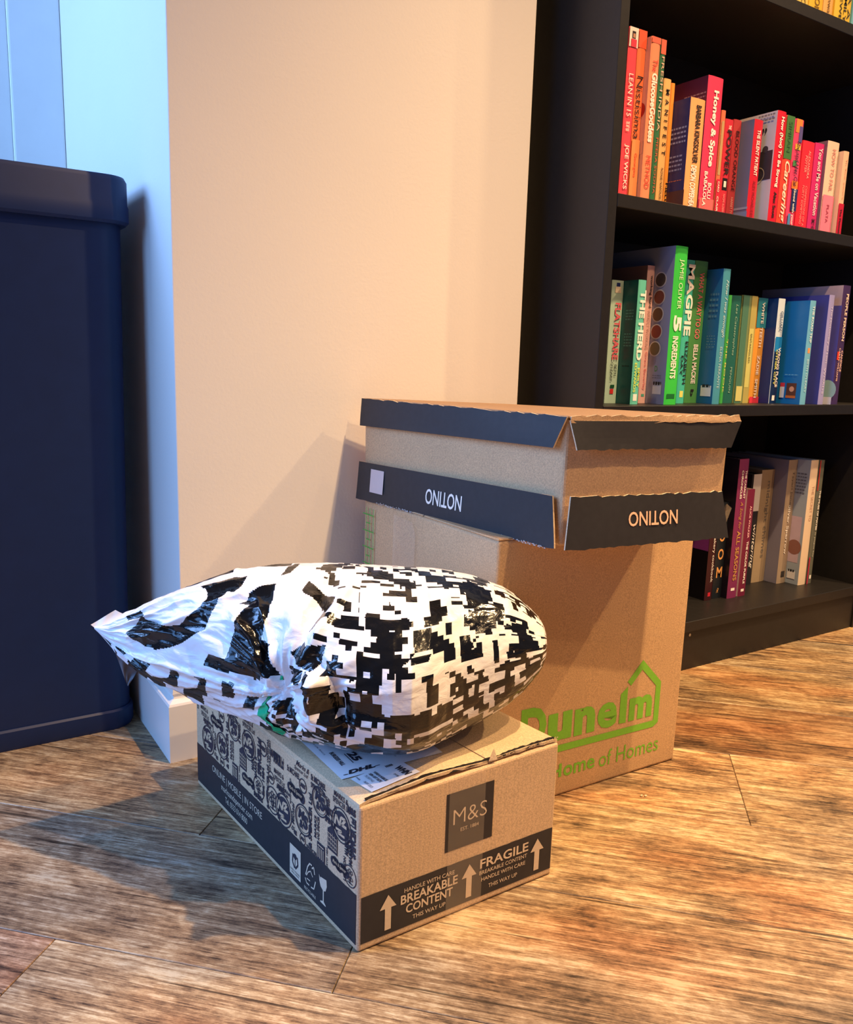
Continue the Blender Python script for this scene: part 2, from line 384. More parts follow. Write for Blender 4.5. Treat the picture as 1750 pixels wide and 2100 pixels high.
B(G2,Z2,'j',1.2915,1.3144,1.05,1.0147,(204,46,66),'crimson book with large black capitals and a black and white diamond',
  texts=[('THE',.06,.10,WH,.35,.65,.02),('POWER',.11,.56,BK,.22,.78,.02),('NAOMI ALDERMAN',.74,.97,(240,150,150),.35,.6,0)],panels=[(.58,.70,(30,24,26),.2,.8),(.61,.67,(240,236,232),.35,.65)])
B(G2,Z2,'k',1.3148,1.3366,1.05,1.0176,(178,56,60),'brick red book with black capitals',texts=[('BLOOD ORANGE',.11,.70,BK,.3,.72,0),('HARRIET TYCE',.76,.96,(230,160,150),.35,.65,0)])
B(G2,Z2,'l',1.3366,1.3615,1.0226,1.0162,(200,28,50),'deep red book with a misty grey blue cover',cov=(104,122,152),
  texts=[('THE SILENT PATIENT',.10,.55,WH,.32,.7,.02),('ALEX MICHAELIDES',.60,.96,(120,16,26),.35,.65,0)],coverdeco=[('r',(0,.02,.08,.024),(150,170,196)),('r',(0,.0,.08,.016),(120,150,190))])
B(G2,Z2,'m',1.3767,1.4024,1.006,1.034,(206,26,52),'red book with bold white lettering and a white cover carrying a dark photograph',cov=(206,200,206),
  texts=[('How (Not) To Be Strong',.05,.68,WH,.3,.75,.03),('Alex Scott',.72,.96,BK,.35,.68,.03)],
  coverdeco=[('r',(.004,.075,.06,.125),(60,50,56)),('d',(.02,.128,.006),(70,58,62)),('d',(.035,.128,.006),(70,58,62)),('t',('”',.02,.155,.03,.165),(40,34,40)),('o',(.03,.085,.012,.013),(210,190,150)),('l',(.006,.04,.17,.185,2),(130,120,130))])
B(G2,Z2,'n',1.4363,1.4615,1.03,1.0412,(226,72,58),'two-tone book, dark green above and red orange below with white italics',
  texts=[('SIMRAN',.05,.32,(46,96,60),.3,.7,0),('Careering',.40,.95,(250,226,214),.1,.9,.02,.3)],panels=[(0,.38,(70,120,66))])
B(G2,Z2,'o',1.4777,1.5052,1.04,1.0445,(222,70,120),'multicoloured pink book with blue and orange splashes',
  texts=[('She and Her Cat',.2,.6,(40,30,60),.3,.7,.01),('Good with your',.62,.95,WH,.4,.7,.02)],panels=[(0,.12,(226,140,70),.1,.8),(.06,.2,(92,84,150),.5,.9),(.22,.27,(250,200,80),.2,.8),(.37,.42,(78,140,90),.1,.5),(.55,.62,(240,130,60),.2,.9),(.62,.82,(40,50,110),.3,.98),(.85,.95,(80,140,200),.1,.4)])
B(G2,Z2,'p',1.5161,1.5538,1.045,1.0128,(226,44,66),'short wide scarlet book with small pale lettering',texts=[('ALEXANDRA',.10,.40,(250,180,180),.5,.68,0),('POTTER',.16,.34,(250,180,180),.25,.43,0),('CONFESSIONS OF A',.48,.92,(250,150,150),.5,.66,0),('FORTY SOMETHING',.48,.9,(250,150,150),.25,.42,0)])
B(G2,Z2,'q',1.5576,1.5882,1.046,1.0152,(206,44,120),'magenta book with white rounded lettering',texts=[('You and Me on Vacation',.05,.78,(252,220,230),.35,.75,.02),('EMILY HENRY',.82,.98,BK,.35,.7,.01)])
B(G2,Z2,'r',1.5882,1.6276,1.0401,1.0226,(234,204,184),'cream and pink book with a grey purple cover',cov=(120,100,120),
  texts=[('HOW TO FAIL',.08,.52,(200,120,120),.4,.7,0),('PLATA',.66,.85,(160,60,90),.4,.6,.01)],panels=[(.56,1,(240,130,160))])
B(G2,Z2,'s',1.6290,1.6480,1.03,1.0075,(224,190,160),'cream book with a crimson base, last on its shelf',texts=[('In five years',.1,.55,(210,140,110),.35,.65,0),('The Flatmate',.66,.97,BK,.35,.65,.02)],panels=[(.60,1,(190,30,60))])
# middle shelf
B(G3,Z3,'a',1.0619,1.0907,1.072,.7204,(176,206,190),'pale mint book with pink lettering and a blue pencil tip',
  texts=[('FLATSHARE',.18,.64,(224,90,110),.3,.8,.02),('BETH',.68,.77,BK,.56,.76,0),('O\'LEARY',.66,.82,BK,.25,.45,0)],panels=[(.02,.05,(36,50,110),.35,.65),(.05,.10,(222,210,190),.25,.75),(.88,.92,(206,50,50),.35,.65),(.845,.87,(30,80,50),.35,.7)])
B(G3,Z3,'b',1.0907,1.1101,1.0381,.7208,(100,196,180),'aqua book with fat white capitals and a dark teal cover',cov=(10,96,100),
  texts=[('THE HERD',.08,.64,WH,.25,.95,.035),('EMILY',.70,.86,(214,226,90),.55,.85,.02),('EDWARDS',.66,.90,(214,226,90),.15,.45,.02)],panels=[(.915,.97,(240,240,236),.25,.75)],
  coverdeco=[('l',(.008,.026,.14,.16,4),(80,160,160)),('l',(.008,.026,.095,.12,5),(80,160,160)),('l',(.01,.026,.06,.065,1),(20,40,46))])
B(G3,Z3,'c',1.1442,1.1632,1.07,.7513,(232,184,178),'thin dusty pink book with a black handwritten title',cov=(150,112,110),texts=[('working hard',.07,.30,BK,.3,.75,.01),('HARDLY WORKING',.32,.6,(190,150,146),.3,.7,0),('Grace Beverley',.62,.9,(214,104,110),.3,.7,0)],panels=[(.93,.95,(90,170,150),.3,.7)])
B(G3,Z3,'d',1.1632,1.1952,1.0265,.7827,(60,200,74),'tall bright green book with bowls pictured on its grey cover',cov=(146,156,190),
  texts=[('JAMIE OLIVER',.08,.39,(220,236,206),.3,.7,0),('5',.43,.53,WH,.2,.85,.05),('INGREDIENTS',.56,.83,WH,.25,.7,.03)],panels=[(.93,.96,(30,110,50),.15,.8)],
  coverdeco=[q for i in range(5) for q in (('d',(.030,.218-.030*i,.0135),(206,204,206)),('d',(.030,.218-.030*i,.0115),[(70,62,56),(120,66,56),(96,70,52),(130,60,50),(110,96,70)][i]))]+
   [('r',(.008,.018,.028,.036),(230,230,232)),('l',(.009,.027,.019,.034,1),(40,40,40)),('t',('D',.02,.058,.026,.068),(60,150,70)),('l',(.01,.03,.042,.05,2),(110,116,140))])
B(G3,Z3,'e',1.2342,1.2557,1.06,.7678,(70,190,172),'turquoise book with large white capitals over black ones',texts=[('MAGPIE',.03,.52,WH,.1,.98,.03),('ELIZABETH',.56,.86,BK,.5,.88,.02),('DAY',.66,.80,BK,.1,.4,.02)],panels=[(.91,.955,(226,226,120),.3,.75)])
B(G3,Z3,'f',1.27,1.3061,1.072,.7707,(82,150,82),'leaf green book with pink and white condensed capitals',texts=[('WHAT A WAY TO GO',.08,.54,(238,130,130),.35,.72,.02),('BELLA MACKIE',.58,.86,WH,.35,.7,.03),('b',.90,.95,BK,.4,.65,.03)])
B(G3,Z3,'g',1.3061,1.3272,1.0358,.7565,(72,150,176),'steel blue book with thin script title',cov=(34,104,156),texts=[('How I was enough',.08,.50,(206,226,230),.3,.75,-.005,.4),('ELENA FERRANTE',.57,.88,(180,210,220),.35,.65,0)],
  coverdeco=[('r',(.006,.014,.030,.034),(230,232,236)),('l',(.009,.027,.018,.031,1),(40,40,50)),('l',(.006,.026,.15,.2,5),(80,130,160)),('l',(.006,.026,.1,.125,5),(80,130,160))])
B(G3,Z3,'h',1.3519,1.3621,1.055,.7131,(64,170,82),'very thin bright green book',texts=[('THE BOOK',.4,.9,(230,220,120),.3,.7,.0)])
B(G3,Z3,'i',1.3711,1.3992,1.062,.7144,(36,100,92),'dark teal green book with faint script',texts=[('Les Catastrophes',.08,.55,(150,190,170),.35,.65,0,.2),('PENGUIN',.66,.9,(150,190,170),.4,.6,0)])
B(G3,Z3,'j',1.406,1.4533,1.066,.7173,(120,138,92),'thick olive and straw yellow streaked book',panels=[(0,1,(78,124,104),.05,.45),(0,1,(178,168,96),.6,.98),(.3,.85,(206,204,120),.62,.9),(.84,.98,(210,206,130),.1,.5)],texts=[('ENTANGLED',.35,.62,BK,.7,.8,0)])
B(G3,Z3,'k',1.4603,1.4917,1.07,.7158,(224,156,62),'orange book with a blue top and red base',texts=[('WHITE  TEETH',.04,.46,WH,.4,.66,.02),('ZADIE  SMITH',.54,.95,WH,.4,.66,.02)],panels=[(0,.28,(50,136,158)),(.94,1,(220,60,80))])
B(G3,Z3,'l',1.4917,1.514,1.0453,.7154,(206,224,236),'narrow book fading white to blue to navy with a navy cover',cov=(16,50,110),texts=[('GILLIAN',.12,.30,(40,70,110),.3,.7,.01),('WRONG PLACE',.46,.84,WH,.5,.85,.03),('OTHER CITY',.48,.82,(214,220,110),.2,.45,.02)],panels=[(.36,.5,(30,130,200)),(.5,1,(14,40,84)),(.92,.97,(240,240,240),.3,.7)])
B(G3,Z3,'m',1.5366,1.5562,1.006,.7126,(106,176,214),'sky blue book with a small portrait on its bright blue cover',cov=(26,116,190),texts=[('THE ROAD TRIP',.05,.40,(226,236,240),.35,.7,.01),('BETH O\'LEARY',.56,.88,(190,220,236),.35,.65,0)],panels=[(.45,.50,(226,150,90),.3,.7)],
  coverdeco=[('r',(.012,.012,.034,.042),(96,58,44)),('d',(.022,.030,.0055),(214,160,130)),('r',(.012,.012,.034,.017),(196,110,50)),('r',(.038,.012,.048,.042),(210,60,80)),('r',(.038,.012,.048,.034),(220,226,236)),('l',(.01,.04,.055,.058,1),(120,190,230))])
B(G3,Z3,'n',1.5981,1.6168,1.006,.7273,(150,148,206),'lilac book with an indigo cover',cov=(70,74,156),texts=[('The Dictionary of Lost',.1,.62,(206,206,236),.35,.7,0),('WORDS',.66,.9,(206,206,236),.35,.65,0)])
B(G3,Z3,'o',1.6427,1.6691,1.006,.7491,(62,44,92),'tall dark purple book with cream capitals, last on the middle shelf',cov=(178,160,172),texts=[('PEOPLE PERSON',.07,.46,(240,216,196),.4,.72,.02),('CANDICE',.54,.72,(240,200,180),.55,.8,.01),('CARTY-WILLIAMS',.52,.80,(240,200,180),.25,.45,.01)],panels=[(.55,.62,(220,70,50),.1,.4)],
  coverdeco=[('r',(0,.02,.04,.2),(80,80,164)),('d',(.012,.03,.02),(150,190,190)),('r',(0,.0,.03,.015),(226,226,240))])
# bottom shelf
B(G4,Z4,'a',1.3914,1.4149,1.078,.3397,(58,20,26),'dark maroon book with white condensed lettering on the bottom shelf',cov=(20,16,22),texts=[('bakery cookbook',.42,.84,WH,.4,.8,.0)],panels=[(.93,.965,(206,40,60),.35,.7)],
  coverdeco=[('r',(.002,.105,.07,.23),(126,52,136)),('l',(.01,.05,.12,.15,3),(170,110,180))])
B(G4,Z4,'b',1.4174,1.4477,1.08,.3050,(24,30,38),'tall black book with large orange serif capitals',texts=[(ch,0,0,(222,160,96)) for ch in ''],panels=())
B(G4,Z4,'c',1.4477,1.4787,1.0657,.3954,(126,44,92),'tall plum book with gold and white serif lettering',cov=(26,20,34),texts=[('THE CASALET',.08,.28,WH,.62,.8,.02),('CHRONICLES',.08,.28,WH,.25,.45,.02),('A Song for',.30,.50,(196,150,70),.35,.7,0,.3),('ALL SEASONS',.51,.87,(206,160,80),.35,.72,.01)],panels=[(.925,.945,WH,.3,.7)])
B(G4,Z4,'d',1.4836,1.5085,1.066,.3302,(112,30,62),'short wine red book with white capitals',cov=(240,200,206),texts=[('ALICE WALKER',.15,.45,(236,180,190),.4,.65,.02),('THE COLOR PURPLE',.48,.88,WH,.4,.65,.03)],panels=[(.93,.955,WH,.3,.7)])
B(G4,Z4,'e',1.5700,1.6019,1.12,.351,(34,34,40),'black book with a white top band behind wine red one',texts=[('wintering',.45,.85,WH,.45,.85,.0,.3)],panels=[(0,.33,(222,218,216),.1,.98)])
B(G4,Z4,'f',1.6095,1.6560,1.125,.3581,(162,142,116),'tan book with grey lettering set back on the bottom shelf',texts=[('midnight chimes',.10,.78,(110,104,100),.4,.7,0)])
B(G4,Z4,'g',1.6564,1.6896,1.0932,.382,(158,140,122),'taupe book with white lettering and a misty grey blue cover',cov=(128,128,150),texts=[('Tayari Jones',.09,.38,(96,84,76),.4,.65,.0),('Silver Sparrow',.36,.76,WH,.3,.62,.02)],panels=[(.9,.95,(40,36,36),.35,.75)])
B(G4,Z4,'h',1.6896,1.7179,1.0619,.3835,(222,200,176),'cream book with a pale blue cover, tall on the bottom shelf',cov=(156,172,190),texts=[('THE SECRET TO',.2,.48,(196,160,140),.4,.7,0)],
  coverdeco=[('r',(.008,.05,.034,.155),(196,178,196)),('d',(.02,.085,.017),(140,96,86)),('l',(.008,.036,.20,.25,7),(96,104,120)),('r',(.01,.012,.03,.03),(226,228,232)),('l',(.012,.028,.015,.028,1),(30,30,36))])
B(G4,Z4,'i',1.7198,1.7408,1.0619,.3825,(96,98,88),'thin grey green book with a red stripe, last on bottom shelf',texts=[('THE MUSE OF MAYBE',.24,.56,WH,.4,.68,.02),('la plague kay',.58,.78,(200,200,190),.4,.65,0)],panels=[(0,.24,(196,50,44),.05,.2),(.78,1,(190,30,70),.02,.2),(.93,.96,WH,.4,.7)])
# big stacked initials on the black spine
lb=[o for o in bpy.data.objects if o.get('label','').startswith('tall black book with large orange')][0]
P_=Print((1.4174,1.08,Z4),(1,0,0),(0,0,1),(0,-1,0),.0006)
for i,ch in enumerate('BLOOM'):
    if i>1: P_.text(ch,.006,.199-.0385*i,.0235,.222-.0385*i,0,.02); P_.build('spine_lettering',flat('ink_222_160_96',(222,160,96),.5,.02,50),lb); P_.V=[]; P_.F=[]
P_.text('R',.011,.012,.018,.022,0,-.01,.4); P_.build('spine_lettering',flat('ink_222_160_96',(222,160,96),.5,.02,50),lb)
# top visible shelf
for i,(x0,x1,zt,c,lab,t) in enumerate([(1.3945,1.4276,1.3785,(236,206,96),'pale yellow book at the left of the top shelf','SUNSHINE'),(1.4293,1.4661,1.41,(240,214,110),'butter yellow book second on the top shelf','YELLOWFACE'),(1.4678,1.51,1.4064,(246,200,60),'golden yellow book with pale ring on the top shelf','CONVERSATIONS'),(1.5115,1.5414,1.4127,(244,190,110),'orange yellow book on the top shelf','Lessons in Cornwallis'),(1.5466,1.5989,1.4361,(246,206,70),'thick yellow book with black capitals on the top shelf',''),(1.6047,1.6332,1.4633,(120,190,206),'blue and pink book at the right of the top shelf','TOMORROW')]):
    tx=[(t,.3,.98,(120,84,20),.35,.7,0)] if t else [('JESSICA FAMILY',.3,.93,BK,.45,.68,.01),('JEWELS JEWEL',.4,.97,BK,.2,.4,.01),('TINA A',.5,.9,BK,.74,.92,.0)]
    B(G1,Z1,'y%d'%i,x0,x1,1.03,zt,c,lab,texts=tx)

# ------------------------------------------------------------ navy bin in the left recess
def rounded_section(x0,x1,y0,y1,r,bow,z,k=7):
    pts=[]
    for (cx,cy,a0) in ((x1-r,y0+r,-90),(x1-r,y1-r,0),(x0+r,y1-r,90),(x0+r,y0+r,180)):
        for i in range(k+1):
            a=math.radians(a0+90*i/k); pts.append([cx+r*math.cos(a),cy+r*math.sin(a)])
    mid=(x0+x1)/2; hw=(x1-x0)/2
    return [(x,y-bow*(1-((x-mid)/hw)**2) if y<(y0+y1)/2 else y,z) for x,y in pts]
def loft(rings,cap=True):
    V=[p for r in rings for p in r]; n=len(rings[0]); F=[]
    for j in range(len(rings)-1):
        for i in range(n):
            k=(i+1)%n; F.append([j*n+i,j*n+k,(j+1)*n+k,(j+1)*n+i])
    if cap: F.append(list(range(n))[::-1]); F.append(list(range((len(rings)-1)*n,len(rings)*n)))
    return V,F
bn=thing('waste_bin',(.04,1.42,0),'large dark navy plastic bin with a raised lid in the left recess','bin')
bx0=-.26
def sec(dx,dy,z,r=.035,bow=.006): return rounded_section(bx0-dx,.287+dx,1.262-dy,1.60,r,bow,z)
o=meshobj('base',*loft([sec(.001,.001,0),sec(.003,.003,.006),sec(.003,.003,.029),sec(.0005,.0005,.032)]),M_bin,bn,smooth=False)
V,F=loft([sec(-.001,-.001,.031),sec(.003,.003,.35),sec(.008,.008,.752)]); meshobj('body',V,F,M_bin,bn)
V,F=loft([sec(.013,.016,.748,.03),sec(.0165,.019,.752,.03),sec(.0165,.019,.772,.03),sec(.0155,.017,.776,.03),sec(.0155,.017,.806,.03),sec(.013,.014,.812,.03),sec(.004,.004,.814,.03)]); meshobj('lid',V,F,M_bin,bn)
P_=Print((.20,1.2615,.0565),(1,0,0),(0,0,1),(0,-1,0),.001); 
for q in bn.children:
    for p in q.data.polygons: p.use_smooth=True
    q.data.set_sharp_from_angle(angle=math.radians(35)) if hasattr(q.data,'set_sharp_from_angle') else None

# ------------------------------------------------------------ patterned parcel box on the floor (front)
A=Vector((.3464,.6357,0)); Bq=Vector((.5988,.6381,0)); Dq=Vector((.3132,1.0356,0)); Cq=Bq+Dq-A
HA,HB,HC,HD=.1595,.1655,.163,.158
ms=thing('parcel_box',(.455,.835,0),'kraft parcel box with navy printed band and emblem print, under the bag','box')
zt=.0075
v,f=hexa([A,Bq,Cq,Dq,A+Vector((0,0,HA-.004)),Bq+Vector((0,0,HB-.004)),Cq+Vector((0,0,HC-.004)),Dq+Vector((0,0,HD-.004))],.0035,3)
meshobj('carton_body',v,f,M_kraft,ms)
# two top flaps meeting on the centre line, front edges slightly lifted and worn
def topz(a,b): # a across 0..1 , b back 0..1
    return (HA*(1-a)+HB*a)*(1-b)+(HD*(1-a)+HC*a)*b
def toppt(a,b,dz=0): p=A.lerp(Bq,a).lerp(Dq.lerp(Cq,a),b); return Vector((p.x,p.y,topz(a,b)+dz))
def flap(a0,a1,seed,lift):
    nx,ny=14,24; r=random.Random(seed); V=[];F=[]
    jag=[r.uniform(0,.0022) for _ in range(nx+1)]
    for t_ in (0,1):
        for j in range(ny+1):
            b=.004+(.994)*j/ny
            for i in range(nx+1):
                a=a0+(a1-a0)*i/nx
                l=lift(a)*max(0,1-b/.14)**1.5
                bb=b+(jag[i]*2.2 if j==0 else 0)
                if a<.012: l-=.0018
                if a>.988: l-=.0018
                V.append(toppt(a,bb,-.0036+(.0034 if t_ else 0)+l))
    n=(nx+1)*(ny+1)
    for t_ in (0,1):
        for j in range(ny):
            for i in range(nx):
                q=[t_*n+j*(nx+1)+i,t_*n+j*(nx+1)+i+1,t_*n+(j+1)*(nx+1)+i+1,t_*n+(j+1)*(nx+1)+i]
                F.append(q if t_ else q[::-1])
    edge=[i for i in range(nx+1)]+[j*(nx+1)+nx for j in range(1,ny+1)]+[ny*(nx+1)+i for i in range(nx-1,-1,-1)]+[j*(nx+1) for j in range(ny-1,0,-1)]
    for p,q in zip(edge,edge[1:]+edge[:1]): F.append([p,q,n+q,n+p])
    return V,F
V,F=flap(.004,.612,3,lambda a:.0048*math.exp(-((a-.33)/.2)**2)); meshobj('top_flap',V,F,M_kraft3,ms)
V,F=flap(.618,.996,5,lambda a:.0022*math.exp(-((a-.80)/.2)**2)); meshobj('top_flap',V,F,M_kraft3,ms)
# dark strip painted in as the shade of the flap slit + torn fluting along the front top edge
gp=Print(A+Vector((0,-.0002,0)),(Bq-A).normalized(),(0,0,1),(0,-1,0),.0)
V=[];F=[]; r=random.Random(11); n=60
for i in range(n+1):
    a=.03+.95*i/n; w_=.0010+.0040*math.exp(-((a-.33)/.17)**2)+.0012*r.random()+(.0012 if a>.68 else 0)
    p=toppt(a,.0065,-.0002); V+=[p+Vector((0,0,.0001)),p+Vector((0,0,.0003+w_*1.15))+Vector((0,.002,0))]
for i in range(n): F.append([2*i,2*i+2,2*i+3,2*i+1])
meshobj('flap_gap_shade',V,F,M_gap,ms)
V=[];F=[]
for i in range(90):
    a=.66+.33*i/90+r.uniform(-.003,.003); p=toppt(a,r.uniform(.002,.013),.0004); k=r.uniform(.0008,.0022)
    m_=len(V); V+=[p,p+Vector((k*1.6,0,.0004)),p+Vector((k,0,k*.9))]; F.append([m_,m_+1,m_+2])
meshobj('torn_edge_fibres',V,F,M_edge,ms)
p=toppt(.632,.004,0); meshobj('torn_tape_tip',[p+Vector((-.005,0,0)),p+Vector((.006,-.001,0)),p+Vector((.002,.001,.0125)),p+Vector((.0005,.005,.001))],[[0,1,2],[1,3,2],[3,0,2]],M_edge,ms)
uF=(Bq-A).normalized(); nF=Vector((uF.y,-uF.x,0))
FR=lambda l=.0004:Print(A,uF,(0,0,1),nF,l)
W_=.2524
# front: navy band, square, lettering
P_=FR(.0003); k=30
pts=[(.0032+(W_-.0064)*i/k,.0598+r.uniform(-.0003,.0003)) for i in range(k+1)]
P_.poly([(.0032,.0088)]+[(W_-.0032,.0088)]+pts[::-1]); P_.build('printed_band',M_print,ms)
P_=FR(.0003); P_.poly([(.1008,.0757),(.162,.0759),(.162,.1412),(.101,.1408)]); P_.build('printed_square',M_print,ms)
P_=FR(.0007)
P_.text('M&S',.110,.1045,.1532,.1215,0,-.012); P_.text('EST. 1884',.1197,.0950,.1431,.0990,0,0)
P_.build('shop_lettering',M_kink,ms); P_=FR(.0007)
P_.text('HANDLE WITH CARE',.0525,.0478,.1142,.0526,0,.006); P_.text('BREAKABLE',.0485,.0356,.1185,.0458,0,.02); P_.text('CONTENT',.0549,.0237,.1126,.0337,0,.02); P_.text('THIS WAY UP',.0631,.0148,.1037,.0195,0,.004)
P_.build('front_lettering',M_kink,ms,'card coloured handling text'); P_=FR(.0007)
P_.text('FRAGILE',.1476,.0420,.2144,.0530,0,.02); P_.text('BREAKABLE CONTENT',.1471,.0346,.2131,.0392,0,.006); P_.text('HANDLE WITH CARE',.1501,.0264,.2110,.0310,0,.006); P_.text('THIS WAY UP',.1601,.0158,.1999,.0205,0,.004)
P_.build('front_lettering',M_kink,ms,'card coloured handling text')
for u in (.0338,.1335,.2276):
    P_=FR(.0007); P_.poly([(u-.0036,.0140),(u+.0036,.0140),(u+.0036,.0380),(u+.0096,.0380),(u,.0525),(u-.0096,.0380),(u-.0036,.0380)]); P_.build('printed_arrow',M_kink,ms)
# clear tape down the front
T_=Print(A,uF,(0,0,1),nF,.0011); T_.rect(.104,.002,.150,.158); T_.build('packing_tape',M_tape,ms)
# long side
uL=(A-Dq).normalized(); nL=Vector((uL.y,-uL.x,0)); SD=lambda l=.0004:Print(Dq,uL,(0,0,1),nL,l); LL=.4013
P_=SD(.0003); pts=[(.0032+(LL-.0064)*i/60,.0620+r.uniform(-.0005,.0005)) for i in range(61)]
P_.poly([(.0032,.0075),(LL-.0032,.0075)]+pts[::-1]); P_.build('printed_band',M_print,ms)
P_=SD(.0007)
P_.text('ONLINE | MOBILE | IN STORE',.0535,.0400,.1960,.0515,0,-.004)
P_.text('marksandspencer.com',.0815,.0265,.170,.0375,0,-.004); P_.text('Tel. 0333 014 8000',.093,.0165,.156,.0245,0,-.004)
P_.build('side_lettering',M_kink,ms,'card coloured lettering')
P_=SD(.0007); P_.rect(.2640,.0140,.2884,.0495); P_.build('printed_symbol',M_kink,ms)
P_=SD(.0007); P_.line([(.2995,.030),(.3035,.0415),(.308,.0475),(.3125,.0475)],.0016); P_.line([(.3125,.044),(.3165,.0475),(.3185,.040)],.0016); P_.line([(.3205,.033),(.317,.0225),(.311,.0215)],.0016); P_.line([(.2985,.026),(.3015,.0215),(.307,.0215)],.0016); P_.line([(.301,.030),(.305,.036),(.310,.0395),(.3145,.035)],.0012); P_.line([(.302,.027),(.309,.0275)],.0012)
P_.text('RECYCLABLE',.2965,.0125,.321,.0160,0,0)
P_.build('printed_symbol',M_kink,ms); P_=SD(.0007); P_.poly([(.3275,.0465),(.3305,.0415),(.3300,.0445),(.3345,.0455),(.3425,.0470),(.3435,.040),(.341,.0335),(.3375,.0318),(.3375,.0195),(.3415,.0172),(.3415,.0160),(.3305,.0160),(.3305,.0175),(.3355,.0195),(.3355,.0318),(.331,.034),(.3285,.039)])
P_.build('printed_symbol',M_kink,ms)
P_=SD(.0010)
P_.disc(.2762,.0385,.0035,12); P_.line([(.2715,.040),(.2705,.030),(.2755,.0245)],.0022); P_.line([(.281,.040),(.2825,.031),(.277,.0245)],.0022); P_.line([(.2762,.035),(.2762,.025)],.0012)
P_.text('FOREST STEWARD',.2655,.0195,.287,.0215,0,0); P_.text('WELL MADE',.268,.0165,.285,.0185,0,0)
P_.build('symbol_ink',M_ink,ms)
P_=SD(.0005); K_=SD(.0008)
def emblem(u,z,r0,kind):
    global P_,K_
    keep=(P_,K_); P_,K_=SD(.0005),SD(.0008); r0*=1.1
    emblem_(u,z,r0,kind)
    if P_.F:
        V=P_.V+K_.V; n=len(P_.V); F=P_.F+[[i+n for i in f] for f in K_.F]
        meshobj('printed_emblem',V,F,[M_ink,M_kraft],ms,fm=[0]*len(P_.F)+[1]*len(K_.F))
    P_,K_=keep
def emblem_(u,z,r0,kind):
    if not(.006<u-r0*.9 and u+r0*.9<LL-.002): return
    if kind==0:   # solid roundel with zigzag letters
        P_.ring(u,z,r0*.92,r0); P_.disc(u,z,r0*.80,24)
        w=r0*.17
        K_.line([(u-r0*.62,z-r0*.15),(u-r0*.48,z+r0*.42),(u-r0*.12,z-r0*.02),(u+r0*.02,z+r0*.5)],w); K_.line([(u+r0*.02,z+r0*.5),(u+r0*.45,z+r0*.52),(u+r0*.1,z+r0*.1),(u+r0*.58,z+r0*.12)],w)
        K_.line([(u-r0*.5,z-r0*.35),(u+r0*.1,z-r0*.3),(u-r0*.3,z-r0*.55),(u+r0*.4,z-r0*.5)],w*.8)
    elif kind==1:
        P_.ring(u,z,r0*.90,r0); P_.ring(u,z,r0*.78,r0*.82)
        P_.text('M',u-r0*.62,z-r0*.05,u+r0*.15,z+r0*.6,0,.05,.2); P_.text('S',u-.02*r0,z-r0*.5,u+r0*.58,z+r0*.45,0,.06,.1); P_.text('&',u-r0*.45,z-r0*.62,u+.02*r0,z-r0*.08,0,.04)
    elif kind==2: # small ring
        P_.ring(u,z,r0*.84,r0,18); P_.text('M&S',u-r0*.66,z-r0*.3,u+r0*.66,z+r0*.35,0,.04,.2)
    elif kind==3: # ring with plant
        P_.ring(u,z,r0*.90,r0); 
        for i in range(7):
            a=i*.9; P_.ring(u+r0*.38*math.cos(a)*(i>0),z+r0*.1+r0*.40*math.sin(a)*(i>0),r0*.12,r0*.2,8)
        P_.line([(u,z-r0*.7),(u,z-.05*r0)],r0*.12); P_.line([(u-r0*.4,z-r0*.62),(u+r0*.4,z-r0*.62)],r0*.1)
    elif kind==4: # scroll plaque
        for i in range(9): P_.disc(u-r0*1.0+r0*.25*i,z+r0*.12*math.sin(i*1.3),r0*.42,12)
        K_.text('Marks & Spencer',u-r0*1.05,z-r0*.18,u+r0*1.05,z+r0*.24,0,.01,.35)
    elif kind==5: # shop building
        K=[(u-r0*.6,z-r0),(u+r0*.75,z-r0*1.0),(u+r0*.75,z+r0*.25),(u-r0*.0,z+r0),(u-r0*.6,z+r0*.55)]
        P_.poly(K)
        for i in range(5): K_.line([(u-r0*.45+i*r0*.27,z-r0*.8),(u-r0*.45+i*r0*.27,z+r0*(.42-.08*abs(i-2)))],r0*.045)
        for i in range(4): K_.line([(u-r0*.55,z-r0*.7+i*r0*.33),(u+r0*.7,z-r0*.75+i*r0*.30)],r0*.05)
    elif kind==6: # doorway
        P_.rect(u-r0*.8,z-r0,u+r0*.8,z+r0)
        for i in range(4): K_.line([(u-r0*.5+i*r0*.34,z-r0*.75),(u-r0*.5+i*r0*.34,z+r0*.45)],r0*.12)
        K_.line([(u-r0*.6,z+r0*.68),(u+r0*.6,z+r0*.68)],r0*.12)
PER=.2075
P_=SD(.0005); K_=SD(.0008)
